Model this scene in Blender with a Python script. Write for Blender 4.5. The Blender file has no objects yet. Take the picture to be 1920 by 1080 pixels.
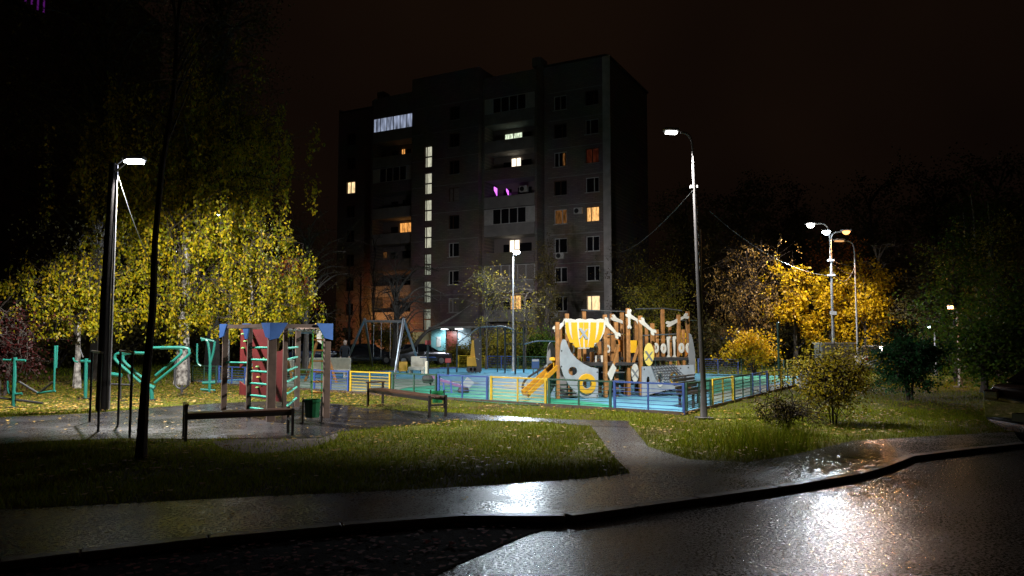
import bpy, bmesh, math, random
import numpy as np
from mathutils import Vector, Matrix
from mathutils.geometry import tessellate_polygon
random.seed(7); RNG = np.random.default_rng(11)
SC = bpy.context.scene
COL = SC.collection
R = math.radians

# ------------------------------------------------------------------ camera
F = 1400.0; CAMH = 1.75; TH = math.atan(98 / F)
cam_d = bpy.data.cameras.new('camera'); cam = bpy.data.objects.new('camera', cam_d); COL.objects.link(cam)
cam_d.sensor_width = 36; cam_d.lens = 36 * F / 1920; cam_d.clip_end = 2000; cam_d.clip_start = 0.05
cam.location = (0, 0, CAMH); cam.rotation_euler = (math.pi / 2 + TH, 0, 0)
SC.camera = cam

# ------------------------------------------------------------------ night sky (town glow on low cloud)
W = bpy.data.worlds.new('World'); SC.world = W; W.use_nodes = True
nt = W.node_tree; nt.nodes.clear()
wo = nt.nodes.new('ShaderNodeOutputWorld'); bg = nt.nodes.new('ShaderNodeBackground')
tc = nt.nodes.new('ShaderNodeTexCoord'); nz = nt.nodes.new('ShaderNodeTexNoise'); cr = nt.nodes.new('ShaderNodeValToRGB')
nz.inputs['Scale'].default_value = 1.6; nz.inputs['Detail'].default_value = 3
cr.color_ramp.elements[0].position = 0.3; cr.color_ramp.elements[0].color = (.0010, .0006, .0006, 1)
cr.color_ramp.elements[1].position = 0.72; cr.color_ramp.elements[1].color = (.0066, .0033, .0018, 1)
nt.links.new(tc.outputs['Generated'], nz.inputs['Vector']); nt.links.new(nz.outputs['Fac'], cr.inputs['Fac'])
nt.links.new(cr.outputs['Color'], bg.inputs['Color']); nt.links.new(bg.outputs['Background'], wo.inputs['Surface'])
bg.inputs['Strength'].default_value = 1.0

SC.view_settings.view_transform = 'Standard'; SC.view_settings.look = 'None'
SC.view_settings.exposure = 0.0; SC.view_settings.gamma = 1.0
SC.cycles.max_bounces = 5; SC.cycles.diffuse_bounces = 2; SC.cycles.glossy_bounces = 3
SC.cycles.transparent_max_bounces = 6; SC.cycles.transmission_bounces = 3
SC.cycles.sample_clamp_indirect = 3.0; SC.cycles.sample_clamp_direct = 0.0
SC.cycles.caustics_reflective = False; SC.cycles.caustics_refractive = False
SC.cycles.use_denoising = True

# ------------------------------------------------------------------ helpers
def ray(u, v):
    a = (u - 960) / F; b = (540 - v) / F
    return Vector((a, math.cos(TH) - b * math.sin(TH), math.sin(TH) + b * math.cos(TH)))
def G(u, v, z=0.0):                                    # where that line of sight meets the ground
    d = ray(u, v); t = (z - CAMH) / d.z
    return Vector((d.x * t, d.y * t, z))
def P(u, v, Y):                                        # ... and where it reaches distance Y
    d = ray(u, v); t = Y / d.y
    return Vector((d.x * t, Y, CAMH + d.z * t))
def GX(u, Y):                                          # ground point at distance Y under column u
    return Vector(((u - 960) / F * Y, Y, 0))
def onplane(u, v, O, ang):                             # local (x, z) on an upright plane through O
    ex = Vector((math.cos(ang), math.sin(ang), 0)); n = Vector((-ex.y, ex.x, 0))
    d = ray(u, v); c = Vector((0, 0, CAMH))
    t = (Vector(O) - c).dot(n) / d.dot(n); p = c + d * t
    return (p - Vector(O)).dot(ex), p.z

MATS = {}
def mat(name, col, rough=0.6, metal=0.0, var=0.0, scale=8.0, bump=0.0, bscale=40.0, emit=None, estr=0.0, spec=0.5, col2=None, coat=0.0):
    if name in MATS: return MATS[name]
    m = bpy.data.materials.new(name); m.use_nodes = True; MATS[name] = m
    n = m.node_tree; b = n.nodes['Principled BSDF']
    b.inputs['Base Color'].default_value = (*col, 1); b.inputs['Roughness'].default_value = rough
    b.inputs['Metallic'].default_value = metal; b.inputs['Specular IOR Level'].default_value = spec
    b.inputs['Coat Weight'].default_value = coat
    if var or col2 or bump:
        t = n.nodes.new('ShaderNodeTexCoord')
    if var or col2:
        z = n.nodes.new('ShaderNodeTexNoise'); z.inputs['Scale'].default_value = scale; z.inputs['Detail'].default_value = 5
        n.links.new(t.outputs['Object'], z.inputs['Vector'])
        r = n.nodes.new('ShaderNodeValToRGB'); c2 = col2 or tuple(c * (1 - var) for c in col)
        r.color_ramp.elements[0].position = 0.35; r.color_ramp.elements[0].color = (*c2, 1)
        r.color_ramp.elements[1].position = 0.65; r.color_ramp.elements[1].color = (*col, 1)
        n.links.new(z.outputs['Fac'], r.inputs['Fac']); n.links.new(r.outputs['Color'], b.inputs['Base Color'])
    if bump:
        z2 = n.nodes.new('ShaderNodeTexNoise'); z2.inputs['Scale'].default_value = bscale; z2.inputs['Detail'].default_value = 4
        n.links.new(t.outputs['Object'], z2.inputs['Vector'])
        bp = n.nodes.new('ShaderNodeBump'); bp.inputs['Strength'].default_value = bump; bp.inputs['Distance'].default_value = 0.02
        n.links.new(z2.outputs['Fac'], bp.inputs['Height']); n.links.new(bp.outputs['Normal'], b.inputs['Normal'])
    if emit:
        b.inputs['Emission Color'].default_value = (*emit, 1); b.inputs['Emission Strength'].default_value = estr
    return m
def emitmat(name, col, strength, var=0.0, scale=3.0):
    if name in MATS: return MATS[name]
    m = bpy.data.materials.new(name); m.use_nodes = True; MATS[name] = m
    n = m.node_tree; n.nodes.clear()
    o = n.nodes.new('ShaderNodeOutputMaterial'); e = n.nodes.new('ShaderNodeEmission')
    e.inputs['Color'].default_value = (*col, 1); e.inputs['Strength'].default_value = strength
    if var:                                            # curtains and furniture seen through the pane
        t = n.nodes.new('ShaderNodeTexCoord'); z = n.nodes.new('ShaderNodeTexNoise'); z.inputs['Scale'].default_value = scale
        mp = n.nodes.new('ShaderNodeMapping'); mp.inputs['Scale'].default_value = (3, 3, .6)
        r = n.nodes.new('ShaderNodeMapRange'); r.inputs['From Min'].default_value = .35; r.inputs['From Max'].default_value = .65
        r.inputs['To Min'].default_value = strength * (1 - var); r.inputs['To Max'].default_value = strength
        n.links.new(t.outputs['Object'], mp.inputs['Vector']); n.links.new(mp.outputs['Vector'], z.inputs['Vector'])
        n.links.new(z.outputs['Fac'], r.inputs['Value']); n.links.new(r.outputs['Result'], e.inputs['Strength'])
    n.links.new(e.outputs['Emission'], o.inputs['Surface'])
    return m
def leafmat(name, cols, rough=0.5, trans=0.35, spec=.25):
    if name in MATS: return MATS[name]
    m = bpy.data.materials.new(name); m.use_nodes = True; MATS[name] = m
    n = m.node_tree; n.nodes.clear()
    o = n.nodes.new('ShaderNodeOutputMaterial'); g = n.nodes.new('ShaderNodeNewGeometry'); r = n.nodes.new('ShaderNodeValToRGB')
    el = r.color_ramp.elements
    while len(el) < len(cols): el.new(0.5)
    for i, c in enumerate(cols):
        el[i].position = i / max(1, len(cols) - 1); el[i].color = (*c, 1)
    b = n.nodes.new('ShaderNodeBsdfPrincipled'); b.inputs['Roughness'].default_value = rough; b.inputs['Specular IOR Level'].default_value = spec
    t = n.nodes.new('ShaderNodeBsdfTranslucent'); mx = n.nodes.new('ShaderNodeMixShader'); mx.inputs[0].default_value = trans
    n.links.new(g.outputs['Random Per Island'], r.inputs['Fac'])
    n.links.new(r.outputs['Color'], b.inputs['Base Color']); n.links.new(r.outputs['Color'], t.inputs['Color'])
    n.links.new(b.outputs[0], mx.inputs[1]); n.links.new(t.outputs[0], mx.inputs[2]); n.links.new(mx.outputs[0], o.inputs['Surface'])
    return m

def tag(o, label=None, cat=None, group=None, kind=None):
    if label: o['label'] = label
    if cat: o['category'] = cat
    if group: o['group'] = group
    if kind: o['kind'] = kind
    return o
def thing(name, label, cat, loc=(0, 0, 0), rz=0.0, group=None):
    o = bpy.data.objects.new(name, None); COL.objects.link(o)
    o.location = loc; o.rotation_euler = (0, 0, rz); o.empty_display_size = 0.2
    return tag(o, label, cat, group)

class MB:
    def __init__(s): s.v = []; s.f = []; s.sm = False
    def add(s, vs, fs):
        k = len(s.v); s.v += [tuple(p) for p in vs]; s.f += [tuple(i + k for i in f) for f in fs]; return s
    def box(s, c, d, rz=0.0, M=None):
        x, y, z = [q / 2 for q in d]
        vs = [Vector((a, b, e)) for a in (-x, x) for b in (-y, y) for e in (-z, z)]
        m = M or Matrix.Rotation(rz, 3, 'Z')
        vs = [m @ p + Vector(c) for p in vs]
        return s.add(vs, [(0, 1, 3, 2), (4, 6, 7, 5), (0, 4, 5, 1), (2, 3, 7, 6), (0, 2, 6, 4), (1, 5, 7, 3)])
    def bar(s, a, b, w, h=None, up=(0, 0, 1)):
        a = Vector(a); b = Vector(b); h = h or w; d = (b - a).normalized(); up = Vector(up)
        if abs(d.dot(up)) > .98: up = Vector((0, 1, 0))
        x = d.cross(up).normalized() * w / 2; y = x.cross(d).normalized() * h / 2
        vs = [a - x - y, a + x - y, a + x + y, a - x + y, b - x - y, b + x - y, b + x + y, b - x + y]
        return s.add(vs, [(0, 1, 2, 3), (7, 6, 5, 4), (0, 4, 5, 1), (1, 5, 6, 2), (2, 6, 7, 3), (3, 7, 4, 0)])
    def tube(s, pts, r, n=8, cap=True):
        pts = [Vector(p) for p in pts]; rs = r if isinstance(r, (list, tuple)) else [r] * len(pts)
        vs = []; fs = []; prev = None
        for i, p in enumerate(pts):
            d = (pts[min(i + 1, len(pts) - 1)] - pts[max(i - 1, 0)])
            d = d.normalized() if d.length > 1e-9 else Vector((0, 0, 1))
            if prev is None:
                u = Vector((0, 1, 0)) if abs(d.z) > .9 else Vector((0, 0, 1))
                x = d.cross(u).normalized()
            else:
                x = (prev - d * prev.dot(d)).normalized()
            prev = x; y = d.cross(x)
            for k in range(n):
                t = 2 * math.pi * k / n; vs.append(p + (x * math.cos(t) + y * math.sin(t)) * rs[i])
        for i in range(len(pts) - 1):
            for k in range(n):
                fs.append((i * n + k, i * n + (k + 1) % n, (i + 1) * n + (k + 1) % n, (i + 1) * n + k))
        if cap:
            fs.append(tuple(range(n))[::-1]); fs.append(tuple(range((len(pts) - 1) * n, len(pts) * n)))
        s.sm = True
        return s.add(vs, fs)
    def lathe(s, prof, c=(0, 0, 0), n=16):             # (r, z) pairs
        vs = [(c[0] + r * math.cos(2 * math.pi * k / n), c[1] + r * math.sin(2 * math.pi * k / n), c[2] + z) for r, z in prof for k in range(n)]
        fs = [(i * n + k, i * n + (k + 1) % n, (i + 1) * n + (k + 1) % n, (i + 1) * n + k) for i in range(len(prof) - 1) for k in range(n)]
        fs += [tuple(range(n))[::-1], tuple(range((len(prof) - 1) * n, len(prof) * n))]
        return s.add(vs, fs)
    def prism(s, loops, f0, f1):                       # loops of 2-D points (first outer, rest holes); f0/f1 map them to the two faces
        if not isinstance(loops[0][0], (tuple, list)): loops = [loops]
        flat = [p for l in loops for p in l]; N = len(flat)
        tr = tessellate_polygon([[Vector((p[0], p[1], 0)) for p in l] for l in loops])
        vs = [f0(*p) for p in flat] + [f1(*p) for p in flat]
        fs = [tuple(t) for t in tr] + [tuple(i + N for i in t[::-1]) for t in tr]
        k = 0
        for l in loops:
            n = len(l)
            for i in range(n):
                j = (i + 1) % n; fs.append((k + i, k + i + N, k + j + N, k + j))
            k += n
        return s.add(vs, fs)
    def sheet(s, loop, z):
        loops = loop if isinstance(loop[0][0], (tuple, list)) else [loop]
        flat = [p for l in loops for p in l]
        tr = tessellate_polygon([[Vector((p[0], p[1], 0)) for p in l] for l in loops])
        vs = [(p[0], p[1], z) for p in flat]
        out = []
        for t in tr:
            a, b, c = [Vector(vs[i]) for i in t]
            out.append(tuple(t) if (b - a).cross(c - a).z > 0 else tuple(t[::-1]))
        return s.add(vs, out)
    def mesh(s, name, m=None, bevel=0, fixn=True):
        me = bpy.data.meshes.new(name); me.from_pydata(s.v, [], s.f)
        if fixn:
            b = bmesh.new(); b.from_mesh(me); bmesh.ops.recalc_face_normals(b, faces=b.faces); b.to_mesh(me); b.free()
        if s.sm and len(me.polygons):
            me.polygons.foreach_set('use_smooth', [True] * len(me.polygons))
            try: me.set_sharp_from_angle(angle=R(42))
            except Exception: pass
        if m: me.materials.append(m)
        return me
    def build(s, name, m, parent=None, world=False, bevel=0.0, fixn=True):
        if world and parent is not None:
            Mi = (Matrix.Translation(parent.location) @ Matrix.Rotation(parent.rotation_euler.z, 4, 'Z')).inverted()
            s.v = [tuple(Mi @ Vector(p)) for p in s.v]
        o = bpy.data.objects.new(name, s.mesh(name, m, fixn=fixn)); COL.objects.link(o)
        if parent is not None: o.parent = parent
        if bevel:
            md = o.modifiers.new('edge', 'BEVEL'); md.width = bevel; md.segments = 2; md.limit_method = 'ANGLE'
        return o
def link(name, me, parent, loc=(0, 0, 0), rot=(0, 0, 0), scale=(1, 1, 1)):
    o = bpy.data.objects.new(name, me); COL.objects.link(o); o.parent = parent
    o.location = loc; o.rotation_euler = rot; o.scale = scale
    return o
def struct(name, mb, m, label=None):
    o = mb.build(name, m); o['kind'] = 'structure'
    if label: o['label'] = label
    return o
def rawmesh(name, V, Fc, m, parent=None):
    me = bpy.data.meshes.new(name)
    V = np.asarray(V, np.float32).reshape(-1, 3); Fc = np.asarray(Fc, np.int32); k = Fc.shape[1]; nf = Fc.shape[0]
    me.vertices.add(len(V)); me.vertices.foreach_set('co', V.ravel())
    me.loops.add(nf * k); me.loops.foreach_set('vertex_index', Fc.ravel())
    me.polygons.add(nf); me.polygons.foreach_set('loop_start', np.arange(0, nf * k, k, dtype=np.int32))
    me.polygons.foreach_set('loop_total', np.full(nf, k, np.int32))
    me.update(calc_edges=True); me.materials.append(m)
    o = bpy.data.objects.new(name, me); COL.objects.link(o)
    if parent is not None: o.parent = parent
    return o
def lamp_light(name, parent, loc, energy, col, size=0.12, cone=165, blend=0.35, target=None):
    l = bpy.data.lights.new(name, 'SPOT'); l.energy = energy; l.color = col; l.shadow_soft_size = size
    l.spot_size = R(cone); l.spot_blend = blend
    o = bpy.data.objects.new(name, l); COL.objects.link(o); o.parent = parent; o.location = loc
    if target is not None:
        o.rotation_euler = (Vector(target) - Vector(loc)).to_track_quat('-Z', 'Y').to_euler()
    return o
def smooth_path(pts, n=6):
    out = []; p = [Vector(q) for q in pts]; p = [p[0]] + p + [p[-1]]
    for i in range(1, len(p) - 2):
        for k in range(n):
            t = k / n
            out.append(0.5 * ((2 * p[i]) + (-p[i - 1] + p[i + 1]) * t + (2 * p[i - 1] - 5 * p[i] + 4 * p[i + 1] - p[i + 2]) * t * t + (-p[i - 1] + 3 * p[i] - 3 * p[i + 1] + p[i + 2]) * t ** 3))
    out.append(p[-2]); return out
def circle(cx, cy, rx, ry=None, n=20):
    ry = ry or rx
    return [(cx + rx * math.cos(2 * math.pi * k / n), cy + ry * math.sin(2 * math.pi * k / n)) for k in range(n)]

# ------------------------------------------------------------------ materials of the ground
def wet_asphalt(name, base, r0, r1, bump, scale, pud=0.6, spec=0.5, bsc=260.0, grain=.25, dist=.0022):
    m = bpy.data.materials.new(name); m.use_nodes = True; n = m.node_tree; b = n.nodes['Principled BSDF']
    t = n.nodes.new('ShaderNodeTexCoord')
    z = n.nodes.new('ShaderNodeTexNoise'); z.inputs['Scale'].default_value = scale; z.inputs['Detail'].default_value = 7; z.inputs['Roughness'].default_value = .6
    z2 = n.nodes.new('ShaderNodeTexNoise'); z2.inputs['Scale'].default_value = bsc; z2.inputs['Detail'].default_value = 6; z2.inputs['Roughness'].default_value = .7
    z3 = n.nodes.new('ShaderNodeTexNoise'); z3.inputs['Scale'].default_value = 24; z3.inputs['Detail'].default_value = 4
    for q in (z, z2, z3): n.links.new(t.outputs['Object'], q.inputs['Vector'])
    r = n.nodes.new('ShaderNodeMapRange'); r.inputs['From Min'].default_value = pud - .35; r.inputs['From Max'].default_value = pud + .12
    r.inputs['To Min'].default_value = r1; r.inputs['To Max'].default_value = r0
    n.links.new(z.outputs['Fac'], r.inputs['Value'])
    gr = n.nodes.new('ShaderNodeMapRange'); gr.inputs['From Min'].default_value = .47; gr.inputs['From Max'].default_value = .56; gr.inputs['To Max'].default_value = grain
    z4 = n.nodes.new('ShaderNodeTexNoise'); z4.inputs['Scale'].default_value = 34; z4.inputs['Detail'].default_value = 5; z4.inputs['Roughness'].default_value = .75
    n.links.new(t.outputs['Object'], z4.inputs['Vector']); n.links.new(z4.outputs['Fac'], gr.inputs['Value'])
    ra = n.nodes.new('ShaderNodeMath'); ra.operation = 'ADD'; n.links.new(r.outputs['Result'], ra.inputs[0]); n.links.new(gr.outputs['Result'], ra.inputs[1]); n.links.new(ra.outputs[0], b.inputs['Roughness'])
    r2 = n.nodes.new('ShaderNodeMapRange'); r2.inputs['From Min'].default_value = pud - .35; r2.inputs['From Max'].default_value = pud + .12
    r2.inputs['To Min'].default_value = bump; r2.inputs['To Max'].default_value = bump * .6
    n.links.new(z.outputs['Fac'], r2.inputs['Value'])
    c = n.nodes.new('ShaderNodeValToRGB'); c.color_ramp.elements[0].position = .3; c.color_ramp.elements[0].color = (*[q * .6 for q in base], 1)
    c.color_ramp.elements[1].position = .7; c.color_ramp.elements[1].color = (*[q * 1.3 for q in base], 1)
    n.links.new(z3.outputs['Fac'], c.inputs['Fac']); n.links.new(c.outputs['Color'], b.inputs['Base Color'])
    ad = n.nodes.new('ShaderNodeMath'); ad.operation = 'MULTIPLY_ADD'; ad.inputs[1].default_value = 1.5
    n.links.new(z3.outputs['Fac'], ad.inputs[0]); n.links.new(z2.outputs['Fac'], ad.inputs[2])
    bp = n.nodes.new('ShaderNodeBump'); bp.inputs['Distance'].default_value = dist
    n.links.new(r2.outputs['Result'], bp.inputs['Strength']); n.links.new(ad.outputs[0], bp.inputs['Height']); n.links.new(bp.outputs['Normal'], b.inputs['Normal'])
    b.inputs['Specular IOR Level'].default_value = spec
    MATS[name] = m
    return m
M_ROAD = wet_asphalt('wet_road', (.006, .006, .007), .10, .20, 1.0, .8, .62, spec=.5, bsc=60, grain=.24, dist=.0028)
M_WALK = wet_asphalt('wet_pavement', (.024, .026, .029), .14, .32, .9, 1.0, .6, bsc=60, grain=.16)
M_YARD = wet_asphalt('wet_yard', (.014, .013, .015), .12, .38, .8, .9, .58, bsc=60, grain=.16)
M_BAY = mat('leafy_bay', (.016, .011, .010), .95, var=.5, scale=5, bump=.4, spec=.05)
M_SOIL = mat('lawn_soil', (.075, .085, .010), .95, scale=.9, col2=(.05, .036, .014), bump=.5, bscale=30, spec=.1)
M_EARTH = mat('trodden_earth', (.06, .042, .032), .9, var=.5, scale=6, bump=.4)
M_KERB = mat('kerb_concrete', (.16, .155, .15), .35, var=.35, scale=9, bump=.2)

# ------------------------------------------------------------------ ground, road, paths
def px(*pts): return [tuple(G(u, v)[:2]) for u, v in pts]
kerb = px((1990, 822), (1800, 842), (1700, 854), (1650, 873), (1600, 887), (1450, 911), (1300, 932), (1060, 964), (870, 963), (640, 981), (390, 1004), (150, 1031), (0, 1049))
kerb = [(90.0, 36.0), (26.0, 20.0)] + kerb + [(-9.0, 3.6), (-60.0, -18.0)]
struct('ground', MB().sheet(kerb + [(-400, -18), (-400, 600), (400, 600), (400, 36)], 0.0), M_SOIL)
road = [(p[0] - .02, p[1] + .02) for p in kerb] + [(-60, -60), (90, -60)]
struct('road', MB().sheet(road, -0.06), M_ROAD)
# kerb stones: one piece each along the edge
kl = [Vector((x, y, 0)) for x, y in kerb][1:-1]
kb = thing('kerb', 'low wet concrete kerb between the pavement and the road', 'kerb', kl[6])
for i in range(len(kl) - 1):
    a, b = kl[i], kl[i + 1]; L = (b - a).length; n = max(1, round(L / 1.0))
    for k in range(n):
        p = a.lerp(b, (k + .008) / n); q = a.lerp(b, (k + .992) / n); d = (q - p).normalized(); out = Vector((-d.y, d.x, 0)) * .045
        if out.y > 0: out = -out
        MB().bar(p + out + Vector((0, 0, -.03)), q + out + Vector((0, 0, -.03)), .15, .075).build('kerb_stone', M_KERB, kb, world=True, bevel=.012)
WALK_TOP = [(0, 957), (400, 936), (700, 922), (900, 912), (1100, 898), (1182, 888), (1162, 868), (1142, 846), (1128, 825), (1106, 798)]
WALK_R = [(1172, 790), (1190, 806), (1215, 838), (1290, 862), (1400, 868), (1480, 855), (1600, 827), (1750, 818), (1990, 806)]
walk_poly = [(-9.4, 4.4), (-12, 5.6)] + px(*WALK_TOP) + px(*WALK_R) + [(26, 21.6)] + kerb[1:-2]
struct('sidewalk', MB().sheet(walk_poly, .006), M_WALK)
yard_px = [(0, 783), (165, 776), (300, 764), (400, 757), (520, 752), (620, 757), (700, 768), (820, 773), (950, 781), (1050, 787), (1180, 790), (1178, 802), (1100, 799), (1000, 791), (850, 789), (740, 801), (640, 810), (600, 822), (343, 824), (220, 823), (94, 828), (0, 834)]
yard_poly = px(*yard_px) + [(-20.0, 11.0), (-22.0, 17.0)]
struct('exercise_yard', MB().sheet(yard_poly, .011), M_YARD)
earth_poly = [tuple(p[:2]) for p in smooth_path([G(u, v) for u, v in ((395, 829), (470, 822), (560, 819), (625, 812), (630, 822), (590, 838), (520, 849), (440, 848), (395, 829))], 4)][:-1]
struct('bare_earth', MB().sheet(earth_poly, .004), M_EARTH)
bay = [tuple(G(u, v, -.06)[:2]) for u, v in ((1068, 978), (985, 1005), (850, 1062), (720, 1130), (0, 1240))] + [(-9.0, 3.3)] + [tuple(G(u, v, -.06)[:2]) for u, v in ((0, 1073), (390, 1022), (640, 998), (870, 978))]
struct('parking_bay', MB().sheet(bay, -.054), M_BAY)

# playground rubber
C0 = G(1283, 779); FL = (G(615, 735) - C0).normalized(); FR = (G(1488, 726) - C0).normalized()
A1 = C0 + FL * 22.5; B1 = C0 + FR * 21.5; B2 = A1 + FR * 19.5
M_RUB_B = mat('blue_rubber', (.10, .31, .44), .6, var=.4, scale=1.6, bump=.25, bscale=120, spec=.4)
M_RUB_G = mat('green_rubber', (.022, .31, .19), .6, var=.4, scale=1.6, bump=.25, bscale=120, spec=.4)
M_RUB_L = mat('pale_rubber', (.22, .28, .24), .6, var=.4, scale=1.6, bump=.25, bscale=120, spec=.4)
play_poly = [tuple(p[:2]) for p in (C0, A1, B2, B1)]
struct('rubber_floor', MB().sheet(play_poly, .016), M_RUB_B)
def patch(name, pts, z, m):
    q = [tuple(p[:2]) for p in smooth_path([G(u, v) for u, v in pts] + [G(*pts[0])], 4)][:-1]
    struct(name, MB().sheet(q, z), m)
patch('rubber_green_patch', [(1165, 770), (1020, 762), (905, 755), (745, 742), (705, 736), (760, 722), (850, 722), (960, 732), (1010, 742), (1080, 752), (1140, 760)], .020, M_RUB_G)
patch('rubber_pale_patch', [(735, 741), (690, 738), (620, 734), (480, 725), (430, 716), (560, 711), (700, 710), (830, 714), (900, 720), (770, 727)], .024, M_RUB_L)
patch('rubber_green_patch', [(1337, 744), (1385, 730), (1440, 721), (1492, 712), (1440, 706), (1345, 708), (1310, 716)], .020, M_RUB_G)
patch('rubber_pale_patch', [(1015, 735), (985, 733), (940, 725), (985, 716), (1030, 722)], .024, M_RUB_L)
patch('rubber_pale_patch', [(1337, 756), (1400, 742), (1450, 733), (1478, 724), (1440, 723), (1370, 733), (1330, 744)], .024, M_RUB_L)
M_EDGE = mat('edge_brown', (.09, .06, .045), .7, var=.4, scale=8)
ed = thing('playground_edging', 'low brown concrete edging under the playground fence', 'edging', C0)
for a, b in ((C0, A1), (C0, B1), (A1, B2)):
    L = (b - a).length; n = int(L / 1.0)
    for k in range(n):
        MB().bar(a.lerp(b, (k + .01) / n) + Vector((0, 0, .02)), a.lerp(b, (k + .99) / n) + Vector((0, 0, .02)), .08, .12).build('edging_block', M_EDGE, ed, world=True)

# ------------------------------------------------------------------ grass and fallen leaves
def inpoly(X, Y, poly):
    r = np.zeros(len(X), bool); j = len(poly) - 1
    for i in range(len(poly)):
        xi, yi = poly[i]; xj, yj = poly[j]
        c = ((yi > Y) != (yj > Y)) & (X < (xj - xi) * (Y - yi) / (yj - yi + 1e-12) + xi); r ^= c; j = i
    return r
def sample_lawn(n, x0, x1, y0, y1, extra=()):
    X = RNG.uniform(x0, x1, n); Y = RNG.uniform(y0, y1, n)
    ok = inpoly(X, Y, kerb + [(-400, -18), (-400, 600), (400, 600), (400, 36)])
    for q in (walk_poly, yard_poly, play_poly) + tuple(extra): ok &= ~inpoly(X, Y, q)
    ok &= (np.abs(X) < Y * .72 + 1.5)
    return X[ok], Y[ok]
M_GRASS = leafmat('grass_blade', [(.065, .095, .006), (.13, .17, .008), (.19, .22, .010), (.20, .16, .02)], .7, .3, .06)
def patchy(X, Y):                                                  # 0..1, uneven growth over the lawn
    return .5 + .5 * (np.sin(X * 1.7 + 1.3 * np.sin(Y * .9)) * np.sin(Y * 1.4 + 1.1 * np.sin(X * 1.2)) * .6 + np.sin(X * 4.1 + Y * 3.3) * np.sin(Y * 5.2 - X * 2.1) * .4)
def blades(name, X, Y, h0, h1, w, label, m):
    n = len(X); a = RNG.uniform(0, 2 * np.pi, n); h = RNG.uniform(h0, h1, n) * (.6 + .8 * patchy(X + 3, Y)); le = RNG.uniform(.1, .8, n) * h; la = RNG.uniform(0, 2 * np.pi, n)
    ww = w * RNG.uniform(.6, 1.3, n)
    V = np.zeros((n, 3, 3)); V[:, 0] = np.stack([X - np.cos(a) * ww, Y - np.sin(a) * ww, np.zeros(n)], 1)
    V[:, 1] = np.stack([X + np.cos(a) * ww, Y + np.sin(a) * ww, np.zeros(n)], 1)
    V[:, 2] = np.stack([X + np.cos(la) * le, Y + np.sin(la) * le, h], 1)
    o = rawmesh(name, V, np.arange(n * 3).reshape(n, 3), m); return tag(o, label, 'grass', kind='stuff')
xs = []; ys = []
for n, y0, y1, x0, x1 in ((150000, 6, 13, -9, 11), (150000, 13, 19, -14, 17), (90000, 19, 30, -20, 24)):
    X, Y = sample_lawn(n, x0, x1, y0, y1); k_ = ~inpoly(X, Y, earth_poly) | (RNG.random(len(X)) < .22); X = X[k_]; Y = Y[k_]; xs.append(X); ys.append(Y)
X = np.concatenate(xs); Y = np.concatenate(ys); ok = RNG.random(len(X)) < .25 + 1.1 * patchy(X, Y); X = X[ok]; Y = Y[ok]
blades('lawn_grass', X, Y, .02, .075, .007, 'short damp autumn grass of the lawns', M_GRASS)
X, Y = sample_lawn(60000, -45, 60, 28, 62); blades('far_grass', X, Y, .05, .16, .03, 'rougher grass beyond the playground fence', M_GRASS)
c = G(1440, 838); n = 2600                                        # taller tufts at the right lawn's edge
tx = c.x + RNG.normal(0, .75, n); ty = c.y + RNG.normal(0, .9, n)
ok = ~inpoly(tx, ty, walk_poly) & ~inpoly(tx, ty, play_poly) & inpoly(tx, ty, kerb + [(-400, -18), (-400, 600), (400, 600), (400, 36)]); blades('tall_grass', tx[ok], ty[ok], .12, .42, .006, 'taller grass tuft growing by the bend of the pavement', M_GRASS)
def litter(name, X, Y, z, s0, s1, m, label):
    n = len(X); a = RNG.uniform(0, 2 * np.pi, n); s = RNG.uniform(s0, s1, n); q = np.zeros((n, 4, 3))
    tilt = RNG.uniform(-.5, .5, (n, 2))
    for k, (dx, dy) in enumerate(((-1, 0), (0, -.7), (1, 0), (0, .7))):
        ex = (np.cos(a) * dx - np.sin(a) * dy) * s; ey = (np.sin(a) * dx + np.cos(a) * dy) * s
        q[:, k] = np.stack([X + ex, Y + ey, z + np.abs(ex * tilt[:, 0] + ey * tilt[:, 1]) + .004], 1)
    o = rawmesh(name, q, np.arange(n * 4).reshape(n, 4), m); return tag(o, label, 'leaves', kind='stuff')
M_LIT = leafmat('fallen_leaf', [(.09, .045, .012), (.22, .12, .018), (.32, .20, .03), (.15, .085, .025), (.38, .28, .10)], .6, .1)
M_LITR = leafmat('fallen_leaf_red_glow', [(.06, .006, .004), (.16, .010, .007), (.10, .016, .007)], .8, .1)  # red glow of unseen tail lights put into the leaf colour
X, Y = sample_lawn(11000, -14, 12, 6, 20); ok = RNG.random(len(X)) < np.clip(1.25 - 1.9 * patchy(X, Y), .05, 1); X = X[ok]; Y = Y[ok]; litter('fallen_leaves', X, Y, .062, .022, .055, M_LIT, 'small fallen leaves lying in the grass')
X, Y = sample_lawn(16000, -24, -3, 17, 36); litter('fallen_leaves_under_birch', X, Y, .05, .025, .07, M_LIT, 'thick yellow leaf litter under the birch')
X, Y = sample_lawn(5000, -2, 40, 17, 50); litter('fallen_leaves_far_lawn', X, Y, .05, .025, .07, M_LIT, 'scattered leaf litter on the far lawn')
X = RNG.uniform(-14, 0, 900); Y = RNG.uniform(10.5, 20, 900); ok = inpoly(X, Y, yard_poly); litter('fallen_leaves_on_yard', X[ok], Y[ok], .012, .02, .045, M_LIT, 'wet leaves stuck to the exercise yard')
X = RNG.uniform(-9, 2, 5200); Y = RNG.uniform(2, 8, 5200); ok = inpoly(X, Y, bay); litter('fallen_leaves_in_bay', X[ok], Y[ok], -.052, .018, .045, M_LITR, 'leaves covering the parking bay, red glow put into their colour')
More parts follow.
